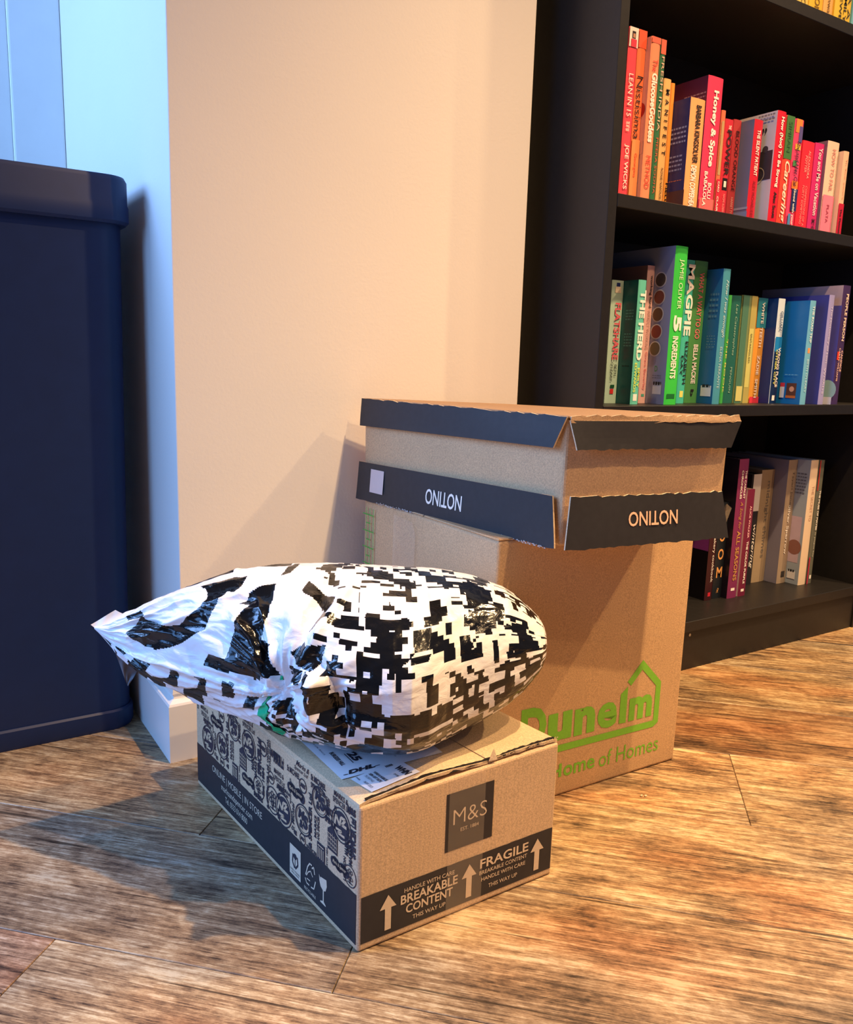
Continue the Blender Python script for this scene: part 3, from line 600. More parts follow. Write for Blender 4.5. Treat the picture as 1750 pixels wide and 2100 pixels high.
for t in (-2,-1,0,1):
    b=.207+t*PER
    def T2(s,u0,z0,u1,z1,rot=0,bold=.03,sh=0):
        if b+u0>.005 and b+u1<LL-.003 and z1<.1585: P_.text(s,b+u0,z0,b+u1,z1,rot,bold,sh)
    emblem(b+.0415,.0800,.0178,0); emblem(b+.1620,.1215,.0168,0); emblem(b+.0858,.0900,.0160,1); emblem(b+.1205,.1275,.0150,1)
    emblem(b+.0160,.0800,.0150,3); emblem(b+.1880,.0790,.0130,3); emblem(b+.0700,.1150,.0125,4); emblem(b+.1600,.0760,.0110,4)
    emblem(b+.0850,.1290,.0075,2); emblem(b+.0850,.0675,.0060,2); emblem(b+.0120,.1060,.0070,2); emblem(b+.2000,.1330,.0085,2)
    emblem(b+.1450,.0990,.0130,5); emblem(b+.1235,.0720,.0090,6)
    T2('St Michael',.0600,.066,.0665,.100,1,.02,.2); T2('& SPENCER Ltd',.0975,.066,.1045,.128,1,.04); T2('MARKS',.1095,.083,.1140,.108,1,.04); T2('AND SPENCER',.1155,.083,.1200,.110,1,.04)
    T2('SPENCER Ltd',.0180,.128,.0420,.142,0,.05); T2('MARKS &',.0190,.116,.0420,.122,0,.02); T2('SPENCER Ltd',.0200,.108,.0440,.114,0,.02)
    T2('St MICHAEL',.0500,.132,.0780,.139,0,.03); T2('Marks &',.0700,.147,.0980,.153,0,.01,.4); T2('Spencer Ltd',.0660,.140,.0960,.146,0,.01,.4)
    T2('St MICHAEL',.1020,.144,.1320,.151,0,.04); T2('& Michael',.1330,.114,.1400,.140,1,.02,.3)
    T2('MARKS &',.1480,.148,.1740,.154,0,.02); T2('SPENCER Ltd',.1460,.141,.1780,.147,0,.02)
    T2('MARKS &',.1770,.088,.1830,.116,1,.05); T2('SPENCER Ltd',.1850,.096,.1950,.142,1,.06); T2('MARKS',.1690,.095,.1760,.112,1,.05)
    T2('MARKS & SPENCER',.0560,.096,.0590,.126,1,.03); T2('ESTD 1884',.1340,.062,.1370,.084,1,.03); T2('ORIGINAL',.0020,.121,.0060,.150,1,.04)
    T2('MARKS',.1490,.112,.1530,.138,1,.05); T2('SPENCER Ltd',.1020,.136,.1300,.142,0,.04); T2('St Michael',.0400,.103,.0570,.108,0,.03,.3)
    T2('MARKS',.1750,.064,.1980,.070,0,.05); T2('SPENCER',.0280,.0640,.0330,.0960,1,.05); T2('M&S',.0660,.0640,.0720,.0700,0,.06)
    T2('MARKS',.0270,.1010,.0440,.1070,0,.05,.1); T2('& SPENCER',.0300,.0990,.0520,.1020,0,.05,.2)
    T2('ESTABLISHED',.0070,.112,.0110,.150,1,.03); T2('& SPENCER Ltd',.0010,.064,.0060,.118,1,.04)
P_.text('SPENCER Ltd',.3860,.098,.3960,.140,1,.06); P_.text('MARKS',.3790,.100,.3845,.126,1,.05); P_.text('M&S',.3800,.142,.3950,.150,0,.05); P_.text('LONDON',.3740,.0660,.3785,.092,1,.04)
for (a,b,c,d,t) in ((.218,.132,.242,.142,'MARKS &'),(.232,.100,.246,.105,'LONDON'),(.196,.075,.202,.110,'Est. 1884'),(.300,.062,.322,.0665,'SPENCER'),(.336,.122,.358,.130,'MARKS &'),(.338,.112,.362,.119,'SPENCER')): P_.text(t,a,b,c,d,1 if (d-b)>(c-a) else 0,.04)
P_.build('emblem_lettering',M_ink,ms)['kind']='stuff'
P_=SD(.0005); emblem(.3865,.0760,.0105,3)
# shipping labels on the top
def toplabel(name,c0,c1,c2,c3,lift,lab):
    # four corners in (x,y), counter-clockwise; subdivided to follow the lid
    V=[];F=[]; k=8
    for j in range(k+1):
        for i in range(k+1):
            x=(c0[0]*(1-i/k)+c1[0]*i/k)*(1-j/k)+(c3[0]*(1-i/k)+c2[0]*i/k)*j/k; y=(c0[1]*(1-i/k)+c1[1]*i/k)*(1-j/k)+(c3[1]*(1-i/k)+c2[1]*i/k)*j/k
            V.append((x,y,zt_at(x,y)+lift))
    for j in range(k):
        for i in range(k): q=j*(k+1)+i; F.append([q,q+1,q+k+2,q+k+1])
    o=meshobj(name,V,F,M_paper,ms); o['label']=lab; return o
def zt_at(x,y):
    a=(x-A.x+(y-A.y)*.083)/W_; b=(y-A.y)/.4
    l=.0048*math.exp(-((a-.33)/.2)**2)*max(0,1-b/.14)**1.5
    return topz(min(1,max(0,a)),min(1,max(0,b)))+l
toplabel('address_label',(.3525,.6855),(.470,.6795),(.474,.822),(.352,.822),.0006,'white delivery label, partly under the bag')
toplabel('packing_label',(.3655,.6470),(.4245,.6520),(.4220,.6890),(.3600,.6810),.0011,'white packing label with grey figures')
class TopPrint(Print):
    def at(s,a,b,l=0):
        q=s.o+s.u*a+s.v*b; q.z=zt_at(q.x,q.y)+s.lift; return q
def tp(o,u,l): 
    u=Vector((u[0],u[1],0)).normalized(); return TopPrint((o[0],o[1],0),u,(-u.y,u.x,0),(0,0,1),l)
# lettering on the labels reads towards the right-hand side, tops facing back
Q=tp((.3555,.690),(1,-.03),.0010)
Q.text('DHL',.0075,.0005,.0385,.0080,0,.05,.3); Q.rect(.002,.0012,.0070,.0022); Q.rect(.0380,.0020,.0440,.0030)
Q.build('carrier_lettering',M_ink,ms); Q=tp((.3555,.690),(1,-.03),.0010)
Q.text('25',.024,.022,.034,.042,-1,.05); Q.rect(.0215,.020,.0225,.042); Q.text('BURGESS HILL',.0085,.020,.0135,.052,-1,.03)
Q.build('label_lettering',M_ink,ms); Q=tp((.3555,.690),(1,-.03),.0010)
Q.text('GB-UK-RH15',.002,.05,.004,.085,-1,0); Q.text('Contact',.060,.018,.064,.034,-1,0); Q.text('Customer Service',.066,.010,.069,.034,-1,0); Q.text('Ref',.085,.018,.088,.03,-1,0)
Q.build('label_lettering',M_ink,ms)
Q=tp((.3655,.6490),(1,.06),.0015)
Q.text('WHN',.043,.0035,.052,.0250,-1,.05); Q.build('label_lettering',M_ink,ms); Q=tp((.3655,.6490),(1,.06),.0015)
Q.text('WINE & NIBBLES',.021,.006,.0245,.030,-1,.03); Q.text('XEN GIFT BOX',.0155,.008,.019,.030,-1,.03); Q.text('P18',.035,.006,.0375,.013,-1,.01)
Q.text('7630742',.0100,.013,.0130,.029,-1,-.01); Q.text('06/01/2025',.0030,.004,.0060,.019,-1,0); Q.text('IF-4RK',.0015,.024,.0035,.031,-1,.02)
for i in range(5): Q.rect(.038+.0018*i,.030,.0392+.0018*i,.034)
Q.build('label_lettering',M_ink,ms)

# ------------------------------------------------------------ tall brown box behind
F0=Vector((.600,.770,0)); R0=Vector((.945,.760,0)); BL=Vector((.6005,1.108,0)); BR=Vector((.950,1.100,0)); DH=.3635
dn=thing('moving_box',(.775,.94,0),'tall brown cardboard box with green house logo and lettering','box')
tl=Vector((.004,0,DH)); tr=Vector((.001,0,DH))
def up(p,h,dx=0): return p+Vector((dx,0,h))
v,f=hexa([F0,R0,BR,BL,up(F0,DH,.003),up(R0,DH,.002),up(BR,DH,.002),up(BL,DH,.003)],.004,3)
meshobj('carton_body',v,f,M_kraft2,dn)
mid=lambda a,b:a.lerp(b,.5)
# two lid flaps
for (a,b,c,d) in ((F0,R0,mid(R0,BR),mid(F0,BL)),(mid(F0,BL)+Vector((0,.002,0)),mid(R0,BR)+Vector((0,.002,0)),BR,BL)):
    v,f=hexa([up(p,DH,.003) for p in (a,b,c,d)]+[up(p,DH+.0025,.003) for p in (a,b,c,d)],.0012,1); meshobj('top_flap',v,f,M_kraft2,dn)
uD=(R0-F0).normalized(); nD=Vector((uD.y,-uD.x,0))
P_=Print(F0,uD,(0,0,1),nD,.0004)
# wordmark, with the house outline round the last letter
P_.text('D',.052,.0815,.0945,.1375,0,.045); P_.text('u',.0975,.0815,.1385,.1215,0,.05); P_.text('n',.1430,.0815,.1800,.1205,0,.05); P_.text('e',.1845,.0812,.2205,.1190,0,.03)
P_.poly([(.2255,.0825),(.2385,.0815),(.2385,.1355),(.2255,.1260)])
P_.text('m',.2435,.0820,.2885,.1165,0,.05)
def thick(pts,w):
    # one mitred outline
    a=[];b=[]
    for i,p in enumerate(pts):
        d=[]
        for q,r_ in ((i-1,i),(i,i+1)):
            if q>=0 and r_<len(pts): v=Vector((pts[r_][0]-pts[q][0],pts[r_][1]-pts[q][1])).normalized(); d.append(Vector((-v.y,v.x)))
        m_=sum(d,Vector((0,0))).normalized(); k=w/2/max(.4,m_.dot(d[0])); a.append((p[0]+m_.x*k,p[1]+m_.y*k)); b.append((p[0]-m_.x*k,p[1]-m_.y*k))
    for i in range(len(pts)-1):
        n_=len(P_.V); P_.V+=[P_.at(*b[i]),P_.at(*b[i+1]),P_.at(*a[i+1]),P_.at(*a[i])]; P_.F.append([n_,n_+1,n_+2,n_+3])
thick([(.2405,.1390),(.2640,.1630),(.2985,.1290),(.2985,.0720),(.2925,.0685),(.040,.0705)],.0100)
P_.text('The H',.047,.0275,.1255,.0470,0,.03); P_.text('ome',.1290,.0265,.1850,.0420,0,.018); P_.text('of Homes',.1930,.0245,.3080,.0480,0,-.002)
P_.build('green_logo',M_green,dn)
uS=(F0-BL).normalized(); nS=Vector((uS.y,-uS.x,0))
P_=Print(BL,uS,(0,0,1),nS,.0006)
gg=.0014
for i in range(12): P_.rect(.002,.06+.0255*i,.036,.06+.0255*i+gg)
for u in (.0125,.0235,.0345): P_.rect(u,.055,u+gg,.352)
for i in range(11): P_.rect(.0125,.0725+.0255*i,.0235,.0725+.0255*i+gg)
P_.build('green_brick_print',flat('bright_green_print',(60,170,60),.6,.05,50),dn)
T_=Print(BL,uS,(0,0,1),nS,.0011); T_.poly([(.094,.245),(.152,.235),(.156,.335),(.148,.352),(.096,.355)]); T_.build('packing_tape',M_tape,dn)

# ------------------------------------------------------------ black-banded box on top
P0=Vector((.5980,1.106,0)); P1=Vector((.6409,.7019,0)); P2=Vector((.8785,.6642,0)); P3=P0+P2-P1
ZB,ZT=DH+.0032,.5182
nb=thing('gift_delivery_box',(.756,.90,ZB),'grey-brown box with black flaps and upside-down white lettering, stacked on the tall brown box','box')
def ins(p,k=.0): return p
cen=(P0+P2)/2
def shr(p,k): return p+(cen-p).normalized()*k
v,f=hexa([up(shr(p,.004),ZB) for p in (P1,P2,P3,P0)]+[up(shr(p,.002),ZT-.003) for p in (P1,P2,P3,P0)],.003,2); v=[q-Vector((0,0,(.009 if q.x>.7 else .003) if (q.y>.9 and q.z>.45) else 0)) for q in v]
meshobj('carton_body',v,f,M_kraft2,nb)
v,f=hexa([up(shr(p,.0),ZT-.003) for p in (P1,P2,P3,P0)]+[up(p,ZT) for p in (P1,P2,P3,P0)],.0008,1); v=[q-Vector((0,0,(.009 if q.x>.7 else .002) if q.y>.9 else 0)) for q in v]; meshobj('top_panel',v,f,M_topcard,nb)
def slabflap(name,o,u,n,quad,th,m,lab=None,ragged=(),seed=1,k=36,parent=nb):
    """quad: (u,z,out) for lower-left, lower-right, upper-right, upper-left; a slab of board th thick; ragged edges wobble"""
    r=random.Random(seed); V=[];F=[];o=Vector(o);u=Vector(u);n=Vector(n); q=[Vector(a) for a in quad]
    rows=5; jl=[r.uniform(-1,1) for _ in range(k+1)]; jt=[r.uniform(-1,1) for _ in range(k+1)]
    for t_ in (0,1):
        for j in range(rows+1):
            for i in range(k+1):
                a,b=i/k,j/rows
                p=q[0].lerp(q[1],a).lerp(q[3].lerp(q[2],a),b)
                dz=0
                if j==0 and 'low' in ragged: dz=.0011*jl[i]
                if j==rows and 'up' in ragged: dz=.0012*jt[i]
                wob=.0006*math.sin(7*a+seed)*math.sin(3*b+1)
                V.append(o+u*p.x+Vector((0,0,p.y+dz))+n*(p.z+wob+(th if t_ else 0)))
    N_=(rows+1)*(k+1)
    for t_ in (0,1):
        for j in range(rows):
            for i in range(k):
                x=[t_*N_+j*(k+1)+i,t_*N_+j*(k+1)+i+1,t_*N_+(j+1)*(k+1)+i+1,t_*N_+(j+1)*(k+1)+i]; F.append(x if t_ else x[::-1])
    nf=len(F)
    edge=[i for i in range(k+1)]+[j*(k+1)+k for j in range(1,rows+1)]+[rows*(k+1)+i for i in range(k-1,-1,-1)]+[j*(k+1) for j in range(rows-1,0,-1)]
    for a,b in zip(edge,edge[1:]+edge[:1]): F.append([a,b,N_+b,N_+a])
    fm=[1]*(nf//2)+[0]*(nf//2)+[1]*(len(F)-nf)
    ob=meshobj(name,V,F,[m,M_edge],parent,fm=fm)
    if lab: ob['label']=lab
    return ob
uA=(P1-P0).normalized(); nA=Vector((uA.y,-uA.x,0)); LA=(P1-P0).length
uB=(P2-P1).normalized(); nB=Vector((uB.y,-uB.x,0)); LB=(P2-P1).length
h0=ZB-.0015
slabflap('upper_flap',P0,uA,nA,[(.002,.4755,.005),(LA-.011,.4815,.008),(LA+.001,ZT-.001,.0015),(-.002,ZT-.003,.0005)],.0022,M_black,None,('up',),2)
slabflap('upper_flap',P1,uB,nB,[(.0085,.4805,.007),(LB-.006,.479,.007),(LB+.006,.512,.007),(.001,.513,.001)],.0022,M_black,None,('low',),3)
slabflap('top_rim',P1,uB,nB,[(.0015,.5105,.0020),(LB+.006,.5115,.0080),(LB+.005,ZT+.001,.0040),(.003,ZT+.0005,.0000)],.0016,M_topcard,'crumpled brown rim above the black flap',('up','low'),9)
slabflap('lower_flap',P0,uA,nA,[(-.006,h0-.001,.006),(LA-.002,h0-.0005,.007),(LA-.012,.4255,.003),(-.003,.4210,.002)],.0022,M_black,None,('low',),4)
slabflap('lower_flap',P1,uB,nB,[(-.001,h0-.0005,.009),(LB+.001,h0+.001,.009),(LB-.010,.4250,.003),(.0065,.4255,.003)],.0022,M_black,None,('up','low'),6)
def on_slab(o,u,n,z0,o0,z1,o1,l):
    d=Vector((0,0,1))*(z1-z0)+n*(o1-o0); vd=d.normalized(); nn=Vector(u).cross(vd); 
    return Print(Vector(o)+Vector((0,0,z0))+n*(o0+.0022),u,vd,nn,l)
P_=on_slab(P0,uA,nA,h0,.0065,.423,.0025,.0009); P_.text('NOTINO',.1640,.0165,.2390,.0375,2,.012); P_.build('flap_lettering',flat('ink_off_white',(244,232,214),.6,.03,50),nb)
P_=on_slab(P0,uA,nA,h0,.0065,.423,.0025,.0007); P_.rect(.0310,.0135,.0640,.0480); P_.build('plain_sticker',flat('pink_paper',(206,186,178),.6,.03,50),nb)
P_=on_slab(P1,uB,nB,h0,.009,.425,.003,.0009); P_.text('NOTINO',.0870,.0230,.1600,.0405,2,.012); P_.build('flap_lettering',flat('ink_salmon',(246,196,158),.6,.03,50),nb)
# fluting showing on the torn lower edge
V=[];F=[]; r=random.Random(5)
for i in range(260):
    a=.05+.34*i/260; p=P0+uA*a+nA*(.0085+r.uniform(-.001,.002))+Vector((0,0,h0-.0008+r.uniform(-.0016,.0008))); k=r.uniform(.0010,.0024)
    m_=len(V); V+=[p,p+uA*k*1.5,p+uA*k*.7+Vector((0,0,k*.8))]; F.append([m_,m_+1,m_+2])
meshobj('torn_fluting',V,F,flat('fluting_grey',(176,172,166),.8,.1,200),nb)
q=P2+uB*.000+nB*.002
v=[q+Vector((0,0,.372)),q+uB*.011+Vector((0,0,.402)),q+uB*.002+Vector((0,0,.408)),q+Vector((0,.012,.390))]
meshobj('loose_tape',v,[[0,1,2],[0,3,1],[1,3,2]],M_tape,nb)

# ------------------------------------------------------------ glossy mailing bag lying on the patterned box
TAB=[[0.004, 0.2714, 0.2684, 0.002, 0.002], [0.0376, 0.2759, 0.2513, 0.0104, 0.0104], [0.0713, 0.2862, 0.2349, 0.0188, 0.0188], [0.1049, 0.2969, 0.2209, 0.0277, 0.0277], [0.1385, 0.3059, 0.2111, 0.0372, 0.0372], [0.1721, 0.3138, 0.2037, 0.0469, 0.047], [0.2058, 0.3208, 0.1974, 0.0568, 0.0574], [0.2394, 0.3268, 0.1917, 0.0668, 0.0688], [0.273, 0.3313, 0.1874, 0.0769, 0.0804], [0.3066, 0.3346, 0.1825, 0.0864, 0.0905], [0.3403, 0.3369, 0.1756, 0.094, 0.0979], [0.3739, 0.3387, 0.1671, 0.1004, 0.1033], [0.4075, 0.3399, 0.1636, 0.117, 0.1073], [0.4412, 0.3404, 0.1635, 0.1359, 0.1105], [0.4748, 0.3409, 0.1635, 0.1478, 0.112], [0.5084, 0.3411, 0.1635, 0.1561, 0.1124], [0.542, 0.3408, 0.1635, 0.1621, 0.1126], [0.5757, 0.3403, 0.1635, 0.1665, 0.1127], [0.6093, 0.34, 0.1635, 0.1688, 0.1112], [0.6429, 0.3399, 0.1635, 0.1663, 0.1074], [0.6765, 0.3397, 0.1633, 0.153, 0.1029], [0.7102, 0.3381, 0.1635, 0.1307, 0.0973], [0.7438, 0.3353, 0.1678, 0.1138, 0.0901], [0.7774, 0.3318, 0.1747, 0.1011, 0.0723], [0.8111, 0.3271, 0.1823, 0.0889, 0.0643], [0.8447, 0.3202, 0.1913, 0.0765, 0.0555], [0.8783, 0.3086, 0.2047, 0.0631, 0.0454], [0.9119, 0.2922, 0.2253, 0.0491, 0.0345], [0.924, 0.2859, 0.2323, 0.0393, 0.0276], [0.931, 0.2789, 0.2401, 0.0285, 0.02], [0.936, 0.2719, 0.2478, 0.0177, 0.0124], [0.939, 0.2653, 0.2552, 0.0074, 0.0052], [0.94, 0.2611, 0.2598, 0.001, 0.0007]]
BLACK=[[(0.072,1.289),(0.093,1.195),(0.106,1.119),(0.119,0.722),(0.144,0.552),(0.174,0.458),(0.198,0.486),(0.215,0.619),(0.238,0.798),(0.249,0.968),(0.245,1.147),(0.226,1.346),(0.26,1.402),(0.29,1.497),(0.32,1.412),(0.311,1.242),(0.298,1.1),(0.285,1.129),(0.273,0.883),(0.26,0.675),(0.249,0.411),(0.225,0.307),(0.2,0.156),(0.174,0.061),(0.146,0.005),(0.121,0.014),(0.095,0.127),(0.08,0.326),(0.086,0.43),(0.11,0.807),(0.08,0.874)],[(0.315,0.874),(0.33,0.959),(0.332,1.044),(0.354,1.129),(0.382,1.204),(0.386,1.129),(0.377,0.855),(0.375,0.628),(0.365,0.382),(0.386,0.401),(0.388,0.269),(0.399,0.109),(0.394,0.033),(0.356,-0.024),(0.333,-0.014),(0.302,-0.024),(0.249,-0.024),(0.26,0.071),(0.3,0.071),(0.305,0.25),(0.311,0.411),(0.318,0.647),(0.335,0.845)],[(0.435,1.157),(0.446,1.336),(0.463,1.242),(0.486,1.166),(0.501,1.1),(0.497,0.977),(0.476,0.779),(0.45,0.619),(0.446,0.666),(0.465,0.807),(0.476,0.968),(0.469,1.044),(0.442,1.11)],[(0.386,1.431),(0.399,1.695),(0.42,1.884),(0.414,1.648),(0.403,1.497)],[(0.457,1.582),(0.469,1.752),(0.502,1.856),(0.529,1.79),(0.491,1.563),(0.484,1.506)],[(0.476,1.44),(0.493,1.506),(0.508,1.27),(0.495,1.299)],[(0.089,-0.392),(0.131,-0.222),(0.119,-0.609),(0.086,-1.025)],[(0.176,-0.194),(0.195,-0.184),(0.191,-0.43),(0.193,-0.637),(0.168,-0.628),(0.144,-1.006),(0.136,-0.581),(0.17,-0.43)],[(0.232,-0.165),(0.255,-0.156),(0.251,-0.364),(0.249,-0.76),(0.219,-0.93),(0.193,-0.666),(0.234,-0.392),(0.238,-0.26)],[(0.292,-0.127),(0.317,-0.099),(0.307,-0.382),(0.283,-0.42)],[(0.264,-0.581),(0.279,-0.581),(0.273,-0.845),(0.262,-0.722)],[(0.322,-0.25),(0.358,-0.165),(0.35,-0.42),(0.326,-0.496),(0.332,-0.288)],[(0.044,-0.307),(0.076,-0.222),(0.071,-0.562),(0.056,-0.968)],[(0.425,0.345),(0.446,0.505),(0.452,0.449),(0.489,0.515),(0.48,0.326),(0.469,0.212),(0.454,0.203),(0.435,0.241)],[(0.486,0.316),(0.51,0.401),(0.519,0.316),(0.506,0.222),(0.491,0.25)],[(0.737,1.374),(0.767,1.459),(0.794,1.355),(0.81,1.214),(0.803,1.006),(0.824,1.081),(0.839,0.807),(0.809,0.675),(0.807,0.515),(0.773,0.515),(0.754,0.628),(0.739,0.722),(0.763,0.902),(0.752,0.996),(0.75,1.138)],[(0.837,0.722),(0.871,0.732),(0.897,0.439),(0.919,0.137),(0.861,0.184),(0.861,0.08),(0.84,0.26),(0.839,0.316),(0.865,0.411),(0.852,0.571)],[(0.538,1.506),(0.581,1.601),(0.608,1.525),(0.613,1.45),(0.643,1.431),(0.664,1.308),(0.636,1.223),(0.621,1.346),(0.594,1.402),(0.561,1.478)],[(0.585,1.157),(0.623,1.251),(0.643,1.204),(0.66,1.044),(0.64,1.044),(0.623,1.166),(0.594,1.129)],[(0.645,0.685),(0.671,0.732),(0.702,0.6),(0.726,0.458),(0.732,0.288),(0.707,0.269),(0.698,0.382),(0.67,0.496),(0.649,0.477),(0.645,0.571),(0.656,0.571)],[(0.566,0.76),(0.583,0.779),(0.604,0.722),(0.626,0.656),(0.634,0.581),(0.604,0.562),(0.589,0.505),(0.566,0.467),(0.551,0.486),(0.566,0.543),(0.578,0.619)],[(0.737,0.515),(0.754,0.515),(0.769,0.297),(0.771,0.241),(0.737,0.25),(0.732,0.392)],[(0.765,0.439),(0.784,0.42),(0.777,0.326),(0.79,0.165),(0.78,0.175),(0.773,0.297)],[(0.807,0.449),(0.816,0.43),(0.812,0.288),(0.822,0.165),(0.814,0.024),(0.809,0.184)],[(0.604,0.505),(0.621,0.505),(0.623,0.373),(0.643,0.297),(0.643,0.241),(0.626,0.184),(0.625,0.109),(0.608,0.099),(0.615,0.165),(0.606,0.297),(0.594,0.42)],[(0.662,0.241),(0.675,0.231),(0.681,0.137),(0.69,0.099),(0.69,0.033),(0.702,-0.005),(0.683,-0.014),(0.664,-0.033),(0.668,0.061)],[(0.563,0.42),(0.578,0.401),(0.589,0.307),(0.589,0.175),(0.549,0.099),(0.536,0.231),(0.549,0.279),(0.564,0.25)],[(0.519,-0.014),(0.563,0.014),(0.561,-0.042),(0.553,-0.137),(0.542,-0.269),(0.533,-0.26),(0.523,-0.09)],[(0.469,0.061),(0.48,0.09),(0.48,0.014),(0.471,-0.005)],[(0.484,-0.014),(0.501,-0.005),(0.504,-0.09),(0.523,-0.156),(0.504,-0.269),(0.478,-0.373),(0.499,-0.137),(0.487,-0.09)],[(0.497,0.751),(0.521,0.892),(0.527,0.826),(0.534,0.902),(0.555,0.751),(0.544,0.675),(0.527,0.751),(0.51,0.722)],[(0.497,0.628),(0.514,0.656),(0.519,0.609),(0.544,0.628),(0.548,0.571),(0.523,0.486),(0.506,0.6)],[(0.471,0.562),(0.482,0.6),(0.487,0.552),(0.48,0.534)],[(0.486,0.656),(0.495,0.685),(0.493,0.647)],[(0.709,0.203),(0.724,0.184),(0.726,0.118),(0.718,0.118),(0.722,0.033),(0.75,0.033),(0.758,-0.014),(0.728,-0.005),(0.72,-0.042),(0.713,0.014)],[(0.769,0.042),(0.788,0.024),(0.792,-0.024),(0.775,-0.014),(0.784,-0.09),(0.771,-0.052)],[(0.75,0.165),(0.762,0.165),(0.763,0.099),(0.752,0.109)],[(0.827,0.061),(0.84,0.08),(0.84,-0.033),(0.837,-0.175),(0.827,-0.071)],[(0.874,0.005),(0.908,-0.024),(0.906,-0.269),(0.895,-0.194),(0.895,-0.449),(0.878,-0.231)],[(0.773,1.478),(0.795,1.818),(0.827,1.78),(0.797,1.402)],[(0.816,1.317),(0.831,1.44),(0.839,1.327),(0.857,1.667),(0.837,1.232),(0.827,1.242)],[(0.852,1.138),(0.874,1.431),(0.884,1.506),(0.867,1.176),(0.859,1.015),(0.85,0.996)],[(0.878,1.044),(0.908,1.733),(0.925,1.516),(0.895,1.053)],[(0.696,1.402),(0.722,1.431),(0.733,1.27),(0.715,1.232)],[(0.683,1.053),(0.7,1.034),(0.715,0.845),(0.696,0.826),(0.707,0.713),(0.685,0.77),(0.675,0.836),(0.688,0.855),(0.677,0.93)],[(0.587,0.968),(0.608,1.034),(0.628,1.015),(0.617,0.987),(0.647,0.751),(0.641,0.76),(0.621,0.902),(0.608,0.987)],[(0.392,-0.137),(0.418,-0.09),(0.409,-0.175),(0.395,-0.212)],[(0.429,-0.118),(0.442,-0.194),(0.429,-0.279),(0.412,-0.241),(0.427,-0.184)],[(0.459,0.175),(0.467,0.184),(0.467,0.109),(0.474,0.061),(0.478,0.005),(0.469,0.005),(0.463,0.042)],[(0.484,-0.014),(0.502,0.005),(0.51,-0.09),(0.506,-0.127),(0.489,-0.146)],[(0.525,-0.005),(0.564,0.014),(0.563,-0.033),(0.551,-0.061),(0.549,-0.175),(0.546,-0.165),(0.548,-0.071),(0.531,-0.071),(0.533,-0.175),(0.523,-0.09)],[(0.472,-0.184),(0.482,-0.165),(0.48,-0.279),(0.474,-0.279)],[(0.489,-0.279),(0.497,-0.156),(0.514,-0.109),(0.523,-0.184),(0.506,-0.222),(0.495,-0.335),(0.48,-0.335)]]
WHITE=[[(0.382,1.185),(0.482,0.93),(0.45,0.609),(0.416,0.316),(0.364,0.382),(0.377,0.732)],[(0.108,1.1),(0.163,1.251),(0.226,1.346),(0.245,1.147),(0.249,0.968),(0.238,0.798),(0.215,0.619),(0.198,0.486),(0.174,0.458),(0.144,0.552),(0.119,0.722)]]
GREENS=[[(0.38,-0.09),(0.382,-0.175),(0.39,-0.26),(0.38,-0.382),(0.392,-0.477),(0.41,-0.647),(0.403,-0.798),(0.39,-0.751),(0.386,-0.496),(0.375,-0.477),(0.36,-0.411),(0.36,-0.345),(0.365,-0.279),(0.373,-0.184)],[(0.394,0.014),(0.397,0.033),(0.405,0.042),(0.405,0.033),(0.397,0.005),(0.395,-0.005)]]
BLUE=[[(0.382,-0.042),(0.395,0.005),(0.427,0.052),(0.457,0.08),(0.465,0.005),(0.471,-0.127),(0.463,-0.146),(0.452,-0.288),(0.437,-0.184),(0.433,-0.08),(0.416,-0.09),(0.392,-0.127),(0.386,-0.099)]]
PLEAT=[[(0.454,0.194),(0.484,0.26),(0.501,0.175),(0.506,0.09),(0.504,0.005),(0.51,-0.061),(0.529,-0.156),(0.523,-0.184),(0.482,-0.165),(0.472,-0.118),(0.471,-0.005),(0.465,0.071)]]
SEAM=[(0.052, -0.288), (0.11, -0.165), (0.166, -0.146), (0.236, -0.156), (0.292, -0.137), (0.35, -0.109), (0.38, -0.08)]
TAB=np.array(TAB); LP=np.array([.172,.945]); RP=np.array([.648,.678]); AX=RP-LP; AL=np.linalg.norm(AX); AX/=AL; NF=np.array([AX[1],-AX[0]])
NS,NT=560,420
ss=.004+(.94-.004)*(np.linspace(0,1,NS+1)); tt=np.linspace(-math.pi,math.pi,NT,endpoint=False)
S,TH=np.meshgrid(ss,tt,indexing='ij')
rs=np.random.RandomState(4)
def vnoise(x,y,seed=0):
    xi=np.floor(x).astype(int); yi=np.floor(y).astype(int); fx=x-xi; fy=y-yi; fx=fx*fx*(3-2*fx); fy=fy*fy*(3-2*fy)
    def h(a,b): 
        v=np.sin(a*127.1+b*311.7+seed*74.7)*43758.5453; return v-np.floor(v)
    return (h(xi,yi)*(1-fx)+h(xi+1,yi)*fx)*(1-fy)+(h(xi,yi+1)*(1-fx)+h(xi+1,yi+1)*fx)*fy
def hsh(a,b,seed=0):
    v=np.sin(a*12.9898+b*78.233+seed*37.719)*43758.5453; return v-np.floor(v)
def sgp(v,e): return np.sign(v)*np.abs(v)**e
zt_,zb_,df_,db_=[np.interp(S,TAB[:,0],TAB[:,i]) for i in (1,2,3,4)]
c_,s_=np.cos(TH),np.sin(TH)
d_=np.where(c_>0,df_,db_)*sgp(c_,.85)
z_=(zt_+zb_)/2+(zt_-zb_)/2*np.sign(s_)*np.abs(s_)**np.where(s_<0,.7,.85)
X_=LP[0]+AX[0]*AL*S+NF[0]*d_; Y_=LP[1]+AX[1]*AL*S+NF[1]*d_
Q=np.stack([X_,Y_,z_],-1)
g0=np.gradient(Q,axis=0); g1=(np.roll(Q,-1,1)-np.roll(Q,1,1)); Nn=np.cross(g0,g1); Nn/=np.maximum(np.linalg.norm(Nn,axis=-1,keepdims=True),1e-9)
ctr=Q.mean(axis=1,keepdims=True)
